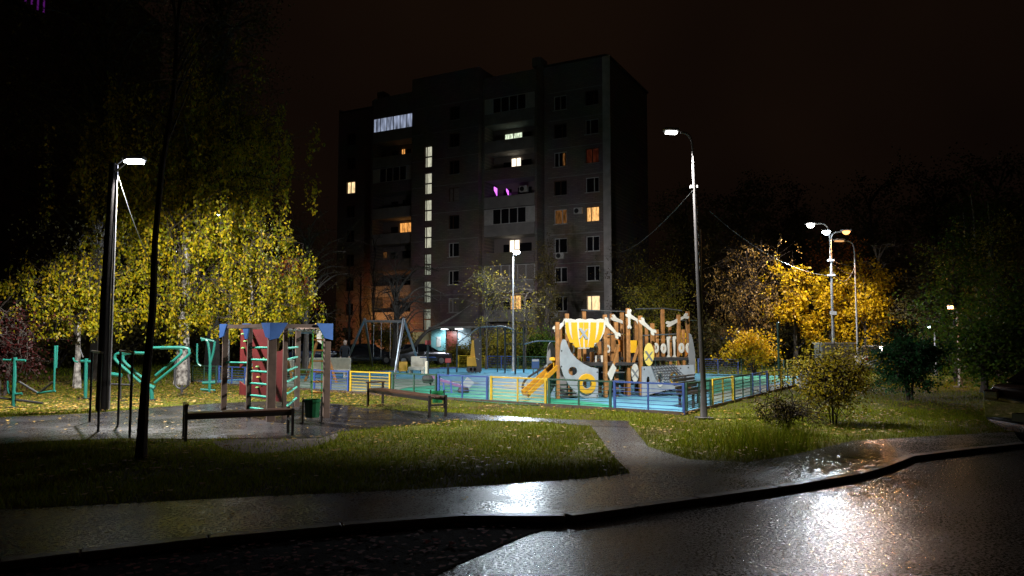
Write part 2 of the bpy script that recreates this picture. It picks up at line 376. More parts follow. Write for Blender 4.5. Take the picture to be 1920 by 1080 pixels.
X = RNG.uniform(-5, 9, 500); Y = RNG.uniform(5, 13, 500); ok = inpoly(X, Y, walk_poly); litter('fallen_leaves_on_sidewalk', X[ok][:60], Y[ok][:60], .008, .02, .04, M_LIT, 'few wet leaves stuck to the pavement')

# ------------------------------------------------------------------ the nine-storey block
BO = GX(1141, 69.0); BANG = math.atan2(-15.0, 28.4)
M_BRICK = bpy.data.materials.new('grey_brick'); M_BRICK.use_nodes = True
def brickmat(m, c1, c2, mort):
    n = m.node_tree; b = n.nodes['Principled BSDF']; t = n.nodes.new('ShaderNodeTexCoord')
    mp = n.nodes.new('ShaderNodeMapping'); mp.inputs['Rotation'].default_value = (R(90), 0, 0)
    k = n.nodes.new('ShaderNodeTexBrick'); k.inputs['Scale'].default_value = 1.0
    k.inputs['Brick Width'].default_value = .5; k.inputs['Row Height'].default_value = .17; k.inputs['Mortar Size'].default_value = .018
    k.inputs['Color1'].default_value = (*c1, 1); k.inputs['Color2'].default_value = (*c2, 1); k.inputs['Mortar'].default_value = (*mort, 1)
    z = n.nodes.new('ShaderNodeTexNoise'); z.inputs['Scale'].default_value = .35; z.inputs['Detail'].default_value = 6
    mx = n.nodes.new('ShaderNodeMix'); mx.data_type = 'RGBA'; mx.blend_type = 'MULTIPLY'; mx.inputs[0].default_value = .75
    n.links.new(t.outputs['Object'], mp.inputs['Vector']); n.links.new(mp.outputs['Vector'], k.inputs['Vector']); n.links.new(t.outputs['Object'], z.inputs['Vector'])
    n.links.new(k.outputs['Color'], mx.inputs[6]); n.links.new(z.outputs['Color'], mx.inputs[7]); n.links.new(mx.outputs[2], b.inputs['Base Color'])
    b.inputs['Roughness'].default_value = .85
brickmat(M_BRICK, (.38, .31, .28), (.29, .235, .21), (.22, .19, .18))
M_PALE = mat('pale_render', (.52, .50, .48), .8, var=.25, scale=1.5)
M_PANEL = mat('balcony_panel', (.33, .32, .31), .8, var=.25, scale=1.2)
M_SIDING = mat('white_siding', (.58, .58, .56), .5, var=.2, scale=3)
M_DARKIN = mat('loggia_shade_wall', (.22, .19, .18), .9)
M_GLASSD = mat('dark_pane', (.012, .012, .015), .08, spec=.6)
M_FRAMEW = mat('white_frame', (.62, .62, .62), .4, var=.15)
M_FRAMEB = mat('brown_frame', (.10, .055, .03), .5, var=.2)
M_ROOF = mat('roof_felt', (.05, .045, .045), .9, var=.3)
bld = thing('apartment_block', 'dark nine-storey brick apartment block with a few lit windows', 'building', BO, BANG)
exb = Vector((math.cos(BANG), math.sin(BANG), 0)); eyb = Vector((-exb.y, exb.x, 0))
def bx(u, v, y0):                                                 # local x on the facade plane y = y0
    return onplane(u, v, BO + eyb * y0, BANG)[0]
HR = 28.6; FLH = 2.8; FB = 0.9
Y_R, Y_T, Y_L, Y_IN, Y_E = 0.0, -2.0, -1.3, 0.7, 1.0
xR0 = bx(1026, 380, Y_R); xL1b = bx(1007, 380, Y_L); xL1a = bx(897, 380, Y_T); xT0 = bx(771, 380, Y_T); xL2a = bx(695, 380, Y_L); xE0 = bx(633, 380, Y_E)
DEP = 12.5
def openwall(name, x0, x1, z0, z1, y, t, holes, m):
    """upright wall in the plane y with rectangular openings"""
    xsv = sorted({x0, x1, *[h[0] for h in holes], *[h[1] for h in holes]}); zsv = sorted({z0, z1, *[h[2] for h in holes], *[h[3] for h in holes]})
    mb = MB()
    for i in range(len(xsv) - 1):
        run = None
        for j in range(len(zsv) - 1):
            cx = (xsv[i] + xsv[i + 1]) / 2; cz = (zsv[j] + zsv[j + 1]) / 2
            hole = any(h[0] < cx < h[1] and h[2] < cz < h[3] for h in holes)
            if not hole: mb.add([(xsv[i], y, zsv[j]), (xsv[i + 1], y, zsv[j]), (xsv[i + 1], y, zsv[j + 1]), (xsv[i], y, zsv[j + 1])], [(0, 1, 2, 3)])
    for a, b, c, d in holes:                                     # reveals
        mb.add([(a, y, c), (b, y, c), (b, y, d), (a, y, d), (a, y + t, c), (b, y + t, c), (b, y + t, d), (a, y + t, d)], [(0, 4, 5, 1), (1, 5, 6, 2), (2, 6, 7, 3), (3, 7, 4, 0)])
    return mb.build(name, m, bld, fixn=False)
EM = {'warm': emitmat('window_warm', (1, .52, .17), 1.5, .6), 'yellow': emitmat('window_yellow', (1, .70, .36), 1.7, .5), 'orange': emitmat('window_orange', (1, .42, .10), 1.3, .65),
      'white': emitmat('window_white', (1, .86, .66), 2.2, .3), 'cool': emitmat('window_cool', (.62, .72, 1), .62, .88, .8), 'stair': emitmat('window_stair', (.92, .90, .68), .70, .4),
      'dimstair': emitmat('window_stair_dim', (.80, .84, .66), .34, .5), 'dim': emitmat('window_dim', (1, .42, .12), .15, .75), 'green': emitmat('window_green', (.85, 1, .72), 1.3, .7, 4), 'red': emitmat('window_red', (1, .2, .08), .035, .7),
      'curtain': mat('curtained_pane', (.30, .27, .25), .5, var=.4), 'purple': emitmat('purple_lamp', (.72, .16, 1), 2.2, .3, 5)}
def window(xc, zc, w, h, y, lit=None, white=True, sill=True, mull=.5, name='window'):
    fm = M_FRAMEW if white else M_FRAMEB
    yf = y + .14; mb = MB(); fw = .07
    for sx in (-1, 1): mb.box((xc + sx * (w / 2 - fw / 2), yf, zc), (fw, .08, h))
    for sz in (-1, 1): mb.box((xc, yf, zc + sz * (h / 2 - fw / 2)), (w - 2 * fw - .002, .078, fw))
    mb.box((xc - w / 2 + w * mull, yf - .003, zc), (fw * 1.1, .07, h - 2 * fw - .002))
    wn = mb.build(name, fm, bld)
    MB().box((xc, yf + .035, zc), (w - fw, .02, h - fw)).build('pane', EM[lit] if lit else M_GLASSD, wn)
    if sill: MB().box((xc, y - .03, zc - h / 2 - .03), (w + .16, .2, .05)).build('sill', M_SIDING if white else M_PANEL, wn)
    return wn
def fz(i): return FB + FLH * i + 1.52                              # centre of storey i's windows
# right block: two columns of windows
xa = bx(1051, 400, 0); xb = bx(1111, 400, 0)
lit = {(1, 1): 'yellow', (4, 0): 'dim', (4, 1): 'warm', (6, 0): None, (6, 1): 'red'}
holes = []
for i in range(9):
    for k, xc in enumerate((xa, xb)):
        w = 1.35; holes.append((xc - w / 2, xc + w / 2, fz(i) - .72, fz(i) + .72))
openwall('wall', xR0 - .3, 0, 0, HR, Y_R, .25, holes, M_BRICK)
for i in range(9):
    for k, xc in enumerate((xa, xb)):
        window(xc, fz(i), 1.35, 1.44, Y_R, lit.get((i, k)), white=(i < 4 or (i + k) % 2 == 0), mull=(.36, .5, .62)[(i * 2 + k) % 3])
# lit sliver behind a half-drawn curtain
MB().box((xa + .33, Y_R + .15, fz(6)), (.22, .02, 1.2)).build('lit_pane', EM['dim'], bld)
for i in range(1, 10):                                            # storey seams
    MB().box(((xR0 - .3) / 2, -.015, FB + FLH * i - .22), (-xR0 - .5, .03, .07)).build('storey_seam', M_PANEL, bld)
# side, back and roofs
MB().add([(0, 0, 0), (0, DEP, 0), (0, DEP, HR), (0, 0, HR)], [(0, 1, 2, 3)]).build('side_wall', M_BRICK, bld, fixn=False)
MB().add([(xE0, DEP, 0), (0, DEP, 0), (0, DEP, HR), (xE0, DEP, HR)], [(3, 2, 1, 0)]).build('rear_wall', M_BRICK, bld, fixn=False)
MB().add([(xE0, Y_E, 0), (xE0, DEP, 0), (xE0, DEP, HR), (xE0, Y_E, HR)], [(3, 2, 1, 0)]).build('side_wall', M_BRICK, bld, fixn=False)
MB().box(((xE0) / 2, DEP / 2 + .6, HR - .35), (-xE0 - .3, DEP - 1.0, .2)).build('roof', M_ROOF, bld)
MB().box((-.02, -.02, HR / 2), (.75, .10, HR)).build('corner_strip', M_PALE, bld)
MB().box((-xR0 * 0 + (xR0 - .2) / 2, .1, HR + .09), (-xR0 + .4, .5, .16)).build('parapet_cap', M_ROOF, bld)
MB().box((.05, DEP / 2, HR + .09), (.4, DEP - .4, .155)).build('parapet_cap', M_ROOF, bld)
# stair tower
xw = bx(851, 400, Y_T); xs_ = bx(802, 400, Y_T); HT = HR + .55
holes = [(xw - .62, xw + .62, fz(i) - .72, fz(i) + .72) for i in range(9)]
SZ = [fz(i) + 1.45 for i in range(7)]
holes += [(xs_ - .45, xs_ + .45, z - 1.12, z + 1.12) for z in SZ]
openwall('wall', xT0, xL1a, 0, HT, Y_T, .3, holes, M_BRICK)
for i in range(9): window(xw, fz(i), 1.24, 1.44, Y_T, 'curtain' if i in (1, 5) else None, white=i in (2, 3, 0, 1), mull=.38)
for k, z in enumerate(SZ):
    wn = window(xs_, z, .9, 2.24, Y_T, 'stair' if k >= 3 else 'dimstair', white=False, sill=False, mull=.26, name='stair_window')
    MB().box((xs_, Y_T + .13, z), (.8, .09, .13)).build('transom', M_FRAMEB, wn)
MB().add([(xL1a, Y_T, 0), (xL1a, 3, 0), (xL1a, 3, HT), (xL1a, Y_T, HT)], [(0, 1, 2, 3)]).build('return_wall', M_BRICK, bld, fixn=False)
MB().add([(xT0, Y_T, 0), (xT0, 3, 0), (xT0, 3, HT), (xT0, Y_T, HT)], [(3, 2, 1, 0)]).build('return_wall', M_BRICK, bld, fixn=False)
MB().box(((xT0 + xL1a) / 2, 2.0, HT - .1), (xL1a - xT0 - .05, 7.9, .25)).build('roof', M_ROOF, bld)
for i in range(1, 10): MB().box(((xT0 + xs_ - .5) / 2, Y_T - .015, FB + FLH * i - .22), (xs_ - .5 - xT0 - .05, .03, .07)).build('storey_seam', M_PANEL, bld); MB().box(((xL1a + xs_ + .5) / 2, Y_T - .015, FB + FLH * i - .22), (xL1a - xs_ - .55, .03, .07)).build('storey_seam', M_PANEL, bld)
# left end
xe = bx(657, 400, Y_E)
holes = [(xe - .6, xe + .6, fz(i) - .7, fz(i) + .7) for i in range(9)]
openwall('wall', xE0, xL2a + .3, 0, HR - .5, Y_E, .3, holes, M_BRICK)
for i in range(9): window(xe, fz(i), 1.2, 1.4, Y_E, {6: 'yellow'}.get(i), white=False, mull=.45)
# loggias
def loggia(x0, x1, spec):
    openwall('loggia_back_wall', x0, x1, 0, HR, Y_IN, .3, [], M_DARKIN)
    for s, xx in ((-1, x0), (1, x1)):
        MB().box((xx - s * .14, (Y_L + Y_IN) / 2, HR / 2 - .3), (.26, Y_IN - Y_L - .02, HR - .6)).build('fin_wall', M_BRICK, bld)
    MB().box(((x0 + x1) / 2, (Y_L + Y_IN) / 2, HR - 1.6), (x1 - x0 - .56, Y_IN - Y_L - .1, 2.3)).build('roof_band', M_BRICK, bld)
    for i in range(9):
        zb = FB + FLH * i - .05; xm = (x0 + x1) / 2; w = x1 - x0 - .58
        lg = MB().box((xm, (Y_L + Y_IN) / 2, zb), (w, Y_IN - Y_L - .04, .18)).build('loggia', M_PANEL, bld)
        MB().box((xm, Y_L - .02, zb + .5), (w + .04, .10, 1.14)).build('parapet', M_PANEL if (i % 3) else M_BRICK, lg)
        zc = zb + 1.85; kind, items = spec.get(i, (None, []))
        if kind == 'glazed':
            n = 6; fr = MB()
            for k in range(n + 1): fr.box((x0 + .31 + w * k / n, Y_L, zc), (.075, .07, 1.5))
            for z in (zc - .75, zc + .75): fr.box((xm, Y_L + .002, z), (w, .068, .07))
            g = fr.build('glazing_frame', M_FRAMEW, lg)
            MB().box((xm, Y_L + .04, zc), (w - .02, .015, 1.46)).build('glazing', items[0] if items else M_GLASSD, lg)
            for k in ((0, n - 1) if not items else ()): MB().box((x0 + .31 + w * (k + .5) / n, Y_L - .03, zc), (w / n - .06, .03, 1.4)).build('side_panel', M_SIDING, lg)
        else:
            # back window and door of the flat
            for a, b, c in ((.30, .9, 1.3), (.62, 1.5, 1.35)):
                MB().box((x0 + (x1 - x0) * a, Y_IN - .03, zb + (1.1 if b < 1 else 1.5)), (b, .06, 2.0 if b < 1 else 1.35)).build('flat_window', M_GLASSD, lg)
        if kind == 'lit':
            for a, b, h, key in items:
                xx = x0 + (x1 - x0) * a
                MB().box((xx, Y_IN - .08, zc), (b, .03, h)).build('lit_pane', EM[key], lg)
                fr = MB()
                for q in (-.5, 0, .5): fr.box((xx + b * q, Y_IN - .11, zc), (.07, .04, h + .05))
                for q in (-.5, .5): fr.box((xx, Y_IN - .112, zc + h * q), (b + .06, .038, .06))
                fr.build('window_frame', M_FRAMEB, lg)
        if kind == 'purple':
            for a, b, h, dz in items:
                xx = x0 + (x1 - x0) * a
                for q in range(5): MB().box((xx + b * (q - 2) / 5, Y_L + .35, zc + dz + (.12 - .09 * q)), (b / 7, .05, h * (.55 + .13 * q))).build('grow_lamp', EM['purple'], lg)
L1x0, L1x1 = xL1a + .02, xL1b
loggia(L1x0, L1x1, {8: ('glazed', []), 7: ('lit', [(.42, 2.0, .7, 'green')]), 6: ('lit', [(.47, 1.1, 1.15, 'white')]), 5: ('purple', [(.22, .36, .7, 0), (.44, .26, .5, -.25)]),
                    4: ('glazed', []), 3: ('lit', [(.44, 1.15, 1.35, 'white')]), 2: ('glazed', [EM['curtain']]), 1: ('lit', [(.46, 1.2, 1.4, 'warm')])})
loggia(xL2a, xT0 - .02, {8: ('glazed', [EM['cool']]), 7: ('lit', [(.5, .5, .75, 'orange'), (.72, .45, .7, 'orange')]), 6: ('glazed', []), 4: ('lit', [(.62, 2.2, 1.2, 'orange')]), 3: ('lit', [(.1, .5, .7, 'dim')])})
MB().add([(xL1b, Y_L, 0), (xL1b, Y_R + .2, 0), (xL1b, Y_R + .2, HR), (xL1b, Y_L, HR)], [(0, 1, 2, 3)]).build('return_wall', M_BRICK, bld, fixn=False)
MB().box((xL1b - .4, .2, HR + .5), (.9, 1.6, .9)).build('roof_vent', M_BRICK, bld)
MB().box((xL2a + .4, .2, HR + .3), (.8, 1.2, .6)).build('roof_vent', M_BRICK, bld)
# air conditioners
M_AC = mat('ac_white', (.62, .62, .60), .5, var=.15)
M_BLACK = mat('black_plastic', (.02, .02, .022), .5)
for u, v, y0 in ((1040, 592, Y_R), (1086, 396, Y_R), (1052, 480, Y_R), (984, 355, Y_L)):
    x, z = onplane(u, v, BO + eyb * y0, BANG)
    ac = MB().box((x, y0 - .2, z), (.85, .32, .6)).build('air_conditioner', M_AC, bld, bevel=.02)
    MB().prism(circle(x - .14, z, .23), lambda a, b: (a, y0 - .375, b), lambda a, b: (a, y0 - .36, b)).build('fan_grille', M_BLACK, ac)
# entrance porch
M_TURQ = mat('turquoise_panel', (.20, .46, .50), .55, var=.2, scale=2)
M_DRED = mat('oxblood_door', (.10, .018, .012), .45, var=.3, scale=3)
px0 = bx(810, 650, Y_T - 1.5); px1 = bx(884, 650, Y_T - 1.5)
po = MB().box(((px0 + px1) / 2, Y_T - .9, 3.0), (px1 - px0 + .4, 2.0, .18)).build('porch_roof', M_SIDING, bld)
for a, b, c in ((0, .36, M_TURQ), (.68, 1.0, mat('pale_blue_panel', (.36, .48, .54), .6, var=.15))):
    MB().box((px0 + (px1 - px0) * (a + b) / 2, Y_T - 1.6, 1.45), ((px1 - px0) * (b - a), .1, 2.88)).build('porch_panel', c, po)
MB().box((px0 + (px1 - px0) * .52, Y_T - 1.5, 1.4), (1.15, .12, 2.5)).build('entrance_door', M_DRED, po)
MB().box((px0 + (px1 - px0) * .2, Y_T - 1.68, 1.6), (.5, .02, 1.0)).build('notice', M_SIDING, po)
for a in (.36, .72):
    MB().box((px0 + (px1 - px0) * a, Y_T - 1.75, 2.84), (.75, .16, .10)).build('porch_lamp', emitmat('porch_tube', (.9, .97, 1), 6), po)
x, z = onplane(785, 662, BO + eyb * (Y_T - 1.0), BANG)
MB().box((x, Y_T - .12, 1.3), (2.6, .2, 2.6)).build('entrance_wall_panel', M_TURQ, bld)
lamp_light('porch_light', bld, ((px0 + px1) / 2, Y_T - 2.6, 2.7), 420, (.85, .95, 1), .25, 170, .2)

# dark tower far left with violet-lit balcony
tw = thing('tower_block', 'unlit tower block at the upper edge with violet balcony lights', 'building', (-104, 132, 0))
MB().box((8, 0, 36), (36, 60, 72)).build('wall', M_BRICK, tw)
for k in range(18):
    for q in range(9):
        f = MB().box((26.02, -24 + q * 6, 3 + k * 3.8), (.1, 1.8, 1.7)).build('window', M_FRAMEB, tw)
        MB().box((26.06, -24 + q * 6, 3 + k * 3.8), (.08, 1.5, 1.4)).build('pane', M_GLASSD, f)
vl = MB().box((26.8, -16.4, 54.4), (1.4, 11.2, .24)).build('balcony_slab', M_PANEL, tw)
for k in range(6): MB().box((27.5, -21 + k * 1.5, 56.1), (.1, .35, 2.6 - .4 * (k % 2))).build('violet_lamp', emitmat('violet_glow', (.50, .05, .75), .12), vl)

# ------------------------------------------------------------------ lamps
M_POLE = mat('galvanised_pole', (.33, .33, .33), .45, .55, var=.25, scale=5)
M_POLED = mat('weathered_pole', (.085, .08, .08), .55, .2, var=.3, scale=4)
M_CONC = mat('pole_concrete', (.26, .25, .24), .8, var=.35, scale=3, bump=.3)
M_POST = mat('shaded_post', (.007, .006, .0055), .85, var=.35, scale=3, bump=.3, spec=.15)  # near-black colour holds the shade of the post's unlit side
M_HEAD = mat('lamp_housing', (.25, .25, .26), .4, .3)
WHT = (.78, .90, 1.0); COLD = (.86, .88, 1.0); SOD = (1.0, .50, .18)
def lens(c, ax, w, l, t, m, parent, nm='lens'):
    ax = Vector(ax); ax.z = 0; ax.normalize(); M = Matrix(((ax.x, -ax.y, 0), (ax.y, ax.x, 0), (0, 0, 1)))
    return MB().box(c, (l, w, t), M=M).build(nm, m, parent, world=True, bevel=.02)
def curved_lamp(label, base, height, heads, r0=.07, r1=.045, pm=None, lean=(0, 0), bend=.55, lens_dim=(.2, .42, .06), hl=.56):
    """pole with curved arms; heads = [(dx, dy, dz, energy, colour, emission)]"""
    pm = pm or M_POLE; base = Vector(base)
    t = thing('street_lamp', label, 'street lamp', base)
    top = Vector((lean[0], lean[1], height - bend))
    MB().tube([(0, 0, 0), (0, 0, .02), tuple(Vector((lean[0] * .02, lean[1] * .02, .9))), tuple(top * .5), tuple(top)], [r0 * 1.5, r0 * 1.35, r0, (r0 + r1) / 2, r1], 10).build('pole', pm, t)
    MB().box((0, 0, .02), (.34, .34, .05)).build('base_plate', pm, t)
    for i, (dx, dy, dz, en, colr, em, *aim) in enumerate(heads):
        end = Vector((lean[0] + dx, lean[1] + dy, height + dz)); d = Vector((dx, dy, 0))
        mid = top + Vector((dx * .12, dy * .12, bend * .75 + dz * .8))
        pts = smooth_path([top, top + Vector((dx * .02, dy * .02, bend * .35)), mid, top + Vector((dx * .45, dy * .45, bend * .96 + dz)), end], 5)
        ar = MB().tube(pts, r1 * .8, 8).build('arm', pm, t)
        dn = d.normalized(); hc = end + dn * .22
        M = Matrix(((dn.x, -dn.y, 0), (dn.y, dn.x, 0), (0, 0, 1)))
        hd = MB().box(hc + Vector((0, 0, .05)), (hl, hl * .46, .08), M=M).build('lamp_head', M_HEAD, t, bevel=.03)
        lm_ = MB().box(hc + Vector((0, 0, -.02)), (lens_dim[1], lens_dim[0], lens_dim[2]), M=M) if lens_dim[2] < .15 else MB().lathe([(.02, -.17), (.1, -.15), (.17, -.08), (.19, .0), (.17, .01)], tuple(hc), 14)
        lm_.build('lens', emitmat('lens_%s_%d' % (('w' if colr[0] < .95 else 'o'), int(em)), colr, em), hd)
        lp = hc + Vector((0, 0, -.16)); cone, blend, tx_, ty_ = aim[0] if aim else (176, .12, 0, 0)
        if en: lamp_light('lamp_light', t, lp, en, colr, .11, cone, blend, target=(lp.x + tx_, lp.y + ty_, 0) if aim else None)
    return t
# tall curved lamp in front of the fence corner
b4 = G(1320, 786); h4 = P(1252, 251, b4.y)
L4 = curved_lamp('tall slim curved street lamp by the fence corner', b4, h4.z + .02, [(h4.x - b4.x + .42, -.05, 0, 5600, (1.0, .97, .92), 10, (124, .35, -1.3, 2.0))], .062, .036, M_POLED, lean=(-.14, 0), bend=.75, lens_dim=(.14, .24, .04), hl=.36)
# playground lamp in the middle
b3 = GX(962, 42.0); h3 = P(967, 474, 42.0)
L3 = curved_lamp('straight lamp standing in the playground in front of the apartment block', b3, h3.z, [(.12, -.35, 0, 5200, WHT, 60)], .06, .04, bend=.3, lens_dim=(.34, .4, .2))
lamp_light('lamp_light', L3, (.2, .1, h3.z - .2), 3600, (.97, .92, .96), .15, 80, 1.0, target=(2.5, 27, 2.2))  # extra spot added to this lamp to brighten the block's lower facade
# left concrete lamp post
b1 = G(190, 772); h1 = P(252, 303, b1.y + .25)
t = thing('concrete_lamp_post', 'dark concrete lamp post rising in front of the birch', 'lamp post', b1)
MB().tube([(0, 0, 0), (.0, 0, 3), (.06, 0, h1.z - .1)], [.135, .115, .085], 10).build('post', M_POST, t)
MB().tube([(.17, .02, 0.05), (.16, .02, 3), (.155, .02, h1.z - .15)], [.03, .03, .026], 8).build('side_pipe', M_POLE, t)  # pale pipe added to stand for the post's lit right edge
hx = h1.x - b1.x
MB().tube([(.06, 0, h1.z - .22), (hx * .5, .1, h1.z - .0), (hx - .1, .25, h1.z + .1)], .022, 8).build('arm', M_POLED, t)
MB().bar((.1, 0, h1.z - .35), (.42, -.06, h1.z - .1), .03).build('insulator_bracket', M_SIDING, t)
hd = MB().box((hx, .25, h1.z + .08), (.55, .25, .09)).build('lamp_head', M_HEAD, t, bevel=.03)
MB().box((hx, .25, h1.z), (.42, .2, .08)).build('lens', emitmat('lens_cold', COLD, 40), hd)
lamp_light('lamp_light', t, (hx, .25, h1.z - .16), 8800, (1.0, .96, .93), .12, 142, .25, target=(hx + 1.2, 3.6, 0))
# small far lamp behind the birch
b2 = GX(430, 34.0); h2 = P(418, 404, 34.0)
curved_lamp('small lamp shining through the birch crown', b2, h2.z, [(-.5, -.1, 0, 1500, WHT, 30)], .055, .035, bend=.5)
# twin white lamp and its orange arm
b5 = GX(1561, 38.0); h5 = P(1536, 437, 38.0)
L5 = curved_lamp('lamp post with two white heads and one orange head', b5, h5.z, [(h5.x - b5.x + .25, -.4, 0, 4800, WHT, 60, (130, .25, -3.8, -1.9)), (h5.x - b5.x - .0, .5, .55, 8000, (1, .95, .85), 60, (130, .25, -1.0, 3.0)), (.5, -.2, .05, 2300, (1.0, .40, .12), 4, (134, .25, -2.4, -2.6))], .085, .055, bend=.8, lens_dim=(.36, .42, .2))
z = P(1558, 587, 38).z
MB().box((0, -.085, z), (.34, .02, .18)).build('number_plate', M_FRAMEW, L5)
MB().box((0, 0, P(1557, 516, 38).z), (.32, .18, .09)).build('cable_clamp', M_FRAMEW, L5)
MB().box((0, 0, P(1556, 488, 38).z), (.3, .18, .09)).build('cable_clamp', M_FRAMEW, L5)
b6 = GX(1606, 38.5)
curved_lamp('thinner lamp post with its unlit arm beside the orange lamp', b6, P(1578, 452, 38.5).z, [(-.62, -.1, 0, 0, SOD, 1)], .06, .04, bend=.75)
# far lamps in the wood at the right
for u, v, d, colr, e, em, lb in ((1792, 576, 28, SOD, 260, 40, 'far orange lamp glowing among the trees'), (1748, 612, 37, WHT, 120, 30, 'tiny white lamp far off beyond the dark shrub')):
    curved_lamp(lb, GX(u + 3, d), P(u, v, d).z, [(-.35, -.3, 0, e, colr, em, (110, .5, -.3, 1.0))], .06, .04, bend=.4, lens_dim=(.12, .18, .1), hl=.3)
# sodium floodlight at the left end of the block
fl = GX(648, 72.0)
t = thing('sodium_floodlight', 'sodium floodlight aimed at the lower left end of the block', 'floodlight', fl)
MB().tube([(0, 0, 0), (0, 0, 2.6)], .05, 8).build('post', M_POLED, t)
MB().box((0, 0, 2.75), (.5, .35, .4)).build('housing', M_BLACK, t, bevel=.03)
MB().box((.05, .19, 2.75), (.4, .02, .3)).build('lens', emitmat('lens_sod', SOD, 10), t)
lamp_light('flood_light', t, (.1, .3, 2.75), 2500, (1, .40, .11), .15, 110, 1.0, target=(3.0, 8.0, 1.5))

# overhead cables
M_CABLE = mat('cable_grey', (.09, .09, .09), .4, .2)
def cable(label, a, b, sag, r=.014):
    a = Vector(a); b = Vector(b); pts = []
    for k in range(17):
        s = k / 16; p = a.lerp(b, s); p.z -= sag * 4 * s * (1 - s); pts.append(p)
    o = MB().tube(pts, r, 6).build('overhead_cable', M_CABLE); tag(o, label, 'cable', 'overhead cables')
p4 = P(1306, 350, b4.y)
cable('sagging cable from the tall slim lamp towards the block', p4, BO + exb * -.3 + Vector((0, -.2, 10.5)), 1.0, .008)
cable('lit cable from the twin white lamp slanting up leftwards', P(1557, 518, 38), P(1330, 395, 34), .6, .014)
cable('upper cable between the two right lamp posts', P(1557, 488, 38), P(1604, 512, 38.5), .25, .02)
cable('lower drooping cable between the two right lamp posts', P(1557, 500, 38), P(1603, 500, 38.5), .75, .016)
cable('cable running right from the twin lamp into the trees', P(1557, 490, 38), P(1720, 503, 46), .25, .018)
cable('cable from the playground lamp to the apartment block', P(964, 536, 42), BO + exb * -5 + Vector((0, -.3, 6.2)), .5, .016)
cable('cable hanging down from the concrete lamp post', b1 + Vector((.12, 0, h1.z - .2)), P(300, 520, 24), .3, .014)
MB_ins = MB().box(p4 + Vector((-.06, 0, 0)), (.16, .06, .06)).build('cable_bracket', M_SIDING, L4, world=True)
MB().tube([P(1313, 430, b4.y), P(1318, 700, b4.y)], .018, 6).build('side_pipe', M_POLE, L4, world=True)

# ------------------------------------------------------------------ playground fence
M_FB = mat('fence_blue', (.045, .09, .30), .4, var=.2, scale=6); M_FY = mat('fence_yellow', (.62, .42, .03), .4, var=.2, scale=6); M_FG = mat('fence_green', (.035, .085, .055), .4, var=.2, scale=6)
FCOL = {'blue': M_FB, 'yellow': M_FY, 'dark green': M_FG}
def fence_panel(a, b, colr, label, H=.70, ns=6):
    a = Vector(a); b = Vector(b); t = thing('fence_panel', label, 'fence panel', a.lerp(b, .5), group='coloured playground fence panels'); m = FCOL[colr]
    d = (b - a).normalized(); up = Vector((0, 0, 1))
    for s in (.012, .5, .988):
        p = a.lerp(b, s); w = .055 if s != .5 else .035
        MB().bar(p, p + up * (H + (.03 if s != .5 else -.02)), w, w, up=d).build('post', m, t, world=True)
    MB().bar(a + up * H, b + up * H, .04, .04).build('top_rail', m, t, world=True)
    for k in range(ns):
        z = .10 + k * (H - .14) / ns
        MB().bar(a + d * .04 + up * z, b - d * .04 + up * z, .010, .014).build('slat', m, t, world=True)
ORD = 'first second third fourth fifth sixth seventh eighth ninth tenth eleventh twelfth'.split()
fpx = [(1282, 1150), (1145, 1028), (1024, 920), (915, 822), (819, 737), (733, 658), (655, 590), (586, 525), (521, 466), (462, 412), (408, 362)]
cyc = ('blue', 'dark green', 'yellow')
def on_line(u, O, D):
    a = (u - 960) / F * math.cos(TH) ; k = (u - 960) / (F / math.cos(TH))
    s = (k * O.y - O.x) / (D.x - k * D.y); return O + D * s
for i, (u0, u1) in enumerate(fpx):
    v0 = 779
    kx = lambda u: on_line(u, C0, FL) + Vector((0, 0, .02))
    fence_panel(kx(u0), kx(u1), cyc[i % 3], '%s slatted fence panel, %s from the corner lamp in the front row' % (cyc[i % 3], ORD[i]))
for i in range(9):
    a = C0 + FR * (.15 + i * 2.05); b = a + FR * 1.95; c = ('dark green', 'yellow', 'dark green', 'blue', 'yellow')[i % 5]
    fence_panel(a + Vector((0, 0, .02)), b + Vector((0, 0, .02)), c, '%s slatted fence panel, %s from the corner lamp in the right row' % (c, ORD[i]))
BD = (B2 - B1); nb = 10
for i in range(nb):
    a = B1 + BD * (i / nb); b = B1 + BD * ((i + .95) / nb); c = ('yellow', 'dark green', 'blue')[i % 3]
    fence_panel(a + Vector((0, 0, .02)), b + Vector((0, 0, .02)), c, '%s slatted fence panel, %s from the right end of the back row' % (c, ORD[i]), .75)

# ------------------------------------------------------------------ ship climbing structure
SO = G(1045, 749); SANG = R(17)
M_WOOD = mat('larch_post', (.33, .145, .035), .6, var=.45, scale=7, bump=.1); M_SGREY = mat('ship_grey', (.28, .31, .34), .5, var=.25, scale=3)
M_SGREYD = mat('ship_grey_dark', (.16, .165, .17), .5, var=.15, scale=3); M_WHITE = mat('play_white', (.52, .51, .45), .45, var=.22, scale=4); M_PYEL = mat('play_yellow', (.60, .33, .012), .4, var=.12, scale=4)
M_DECK = mat('deck_dark', (.03, .028, .028), .5, var=.3); M_STEEL = mat('steel_rail', (.42, .43, .45), .28, .9, var=.15); M_RED = mat('play_red', (.35, .02, .015), .45, var=.2)
M_ORNG0 = mat('play_orange', (.50, .16, .02), .45, var=.2); M_RUNG0 = mat('play_green', (.05, .30, .16), .45, var=.2)
M_ROPE = mat('rope_dark', (.05, .05, .055), .8)
ship = thing('pirate_ship_playset', 'timber pirate ship climbing structure with yellow and white striped sail', 'playset', SO, SANG)
def SP(u, v, y=0.0):
    nrm = Vector((-math.sin(SANG), math.cos(SANG), 0))
    return onplane(u, v, SO + nrm * y, SANG)
def z1(x, y): return 1020 + x / 5.4, 570 + y / 5.4                 # enlarged-view readings
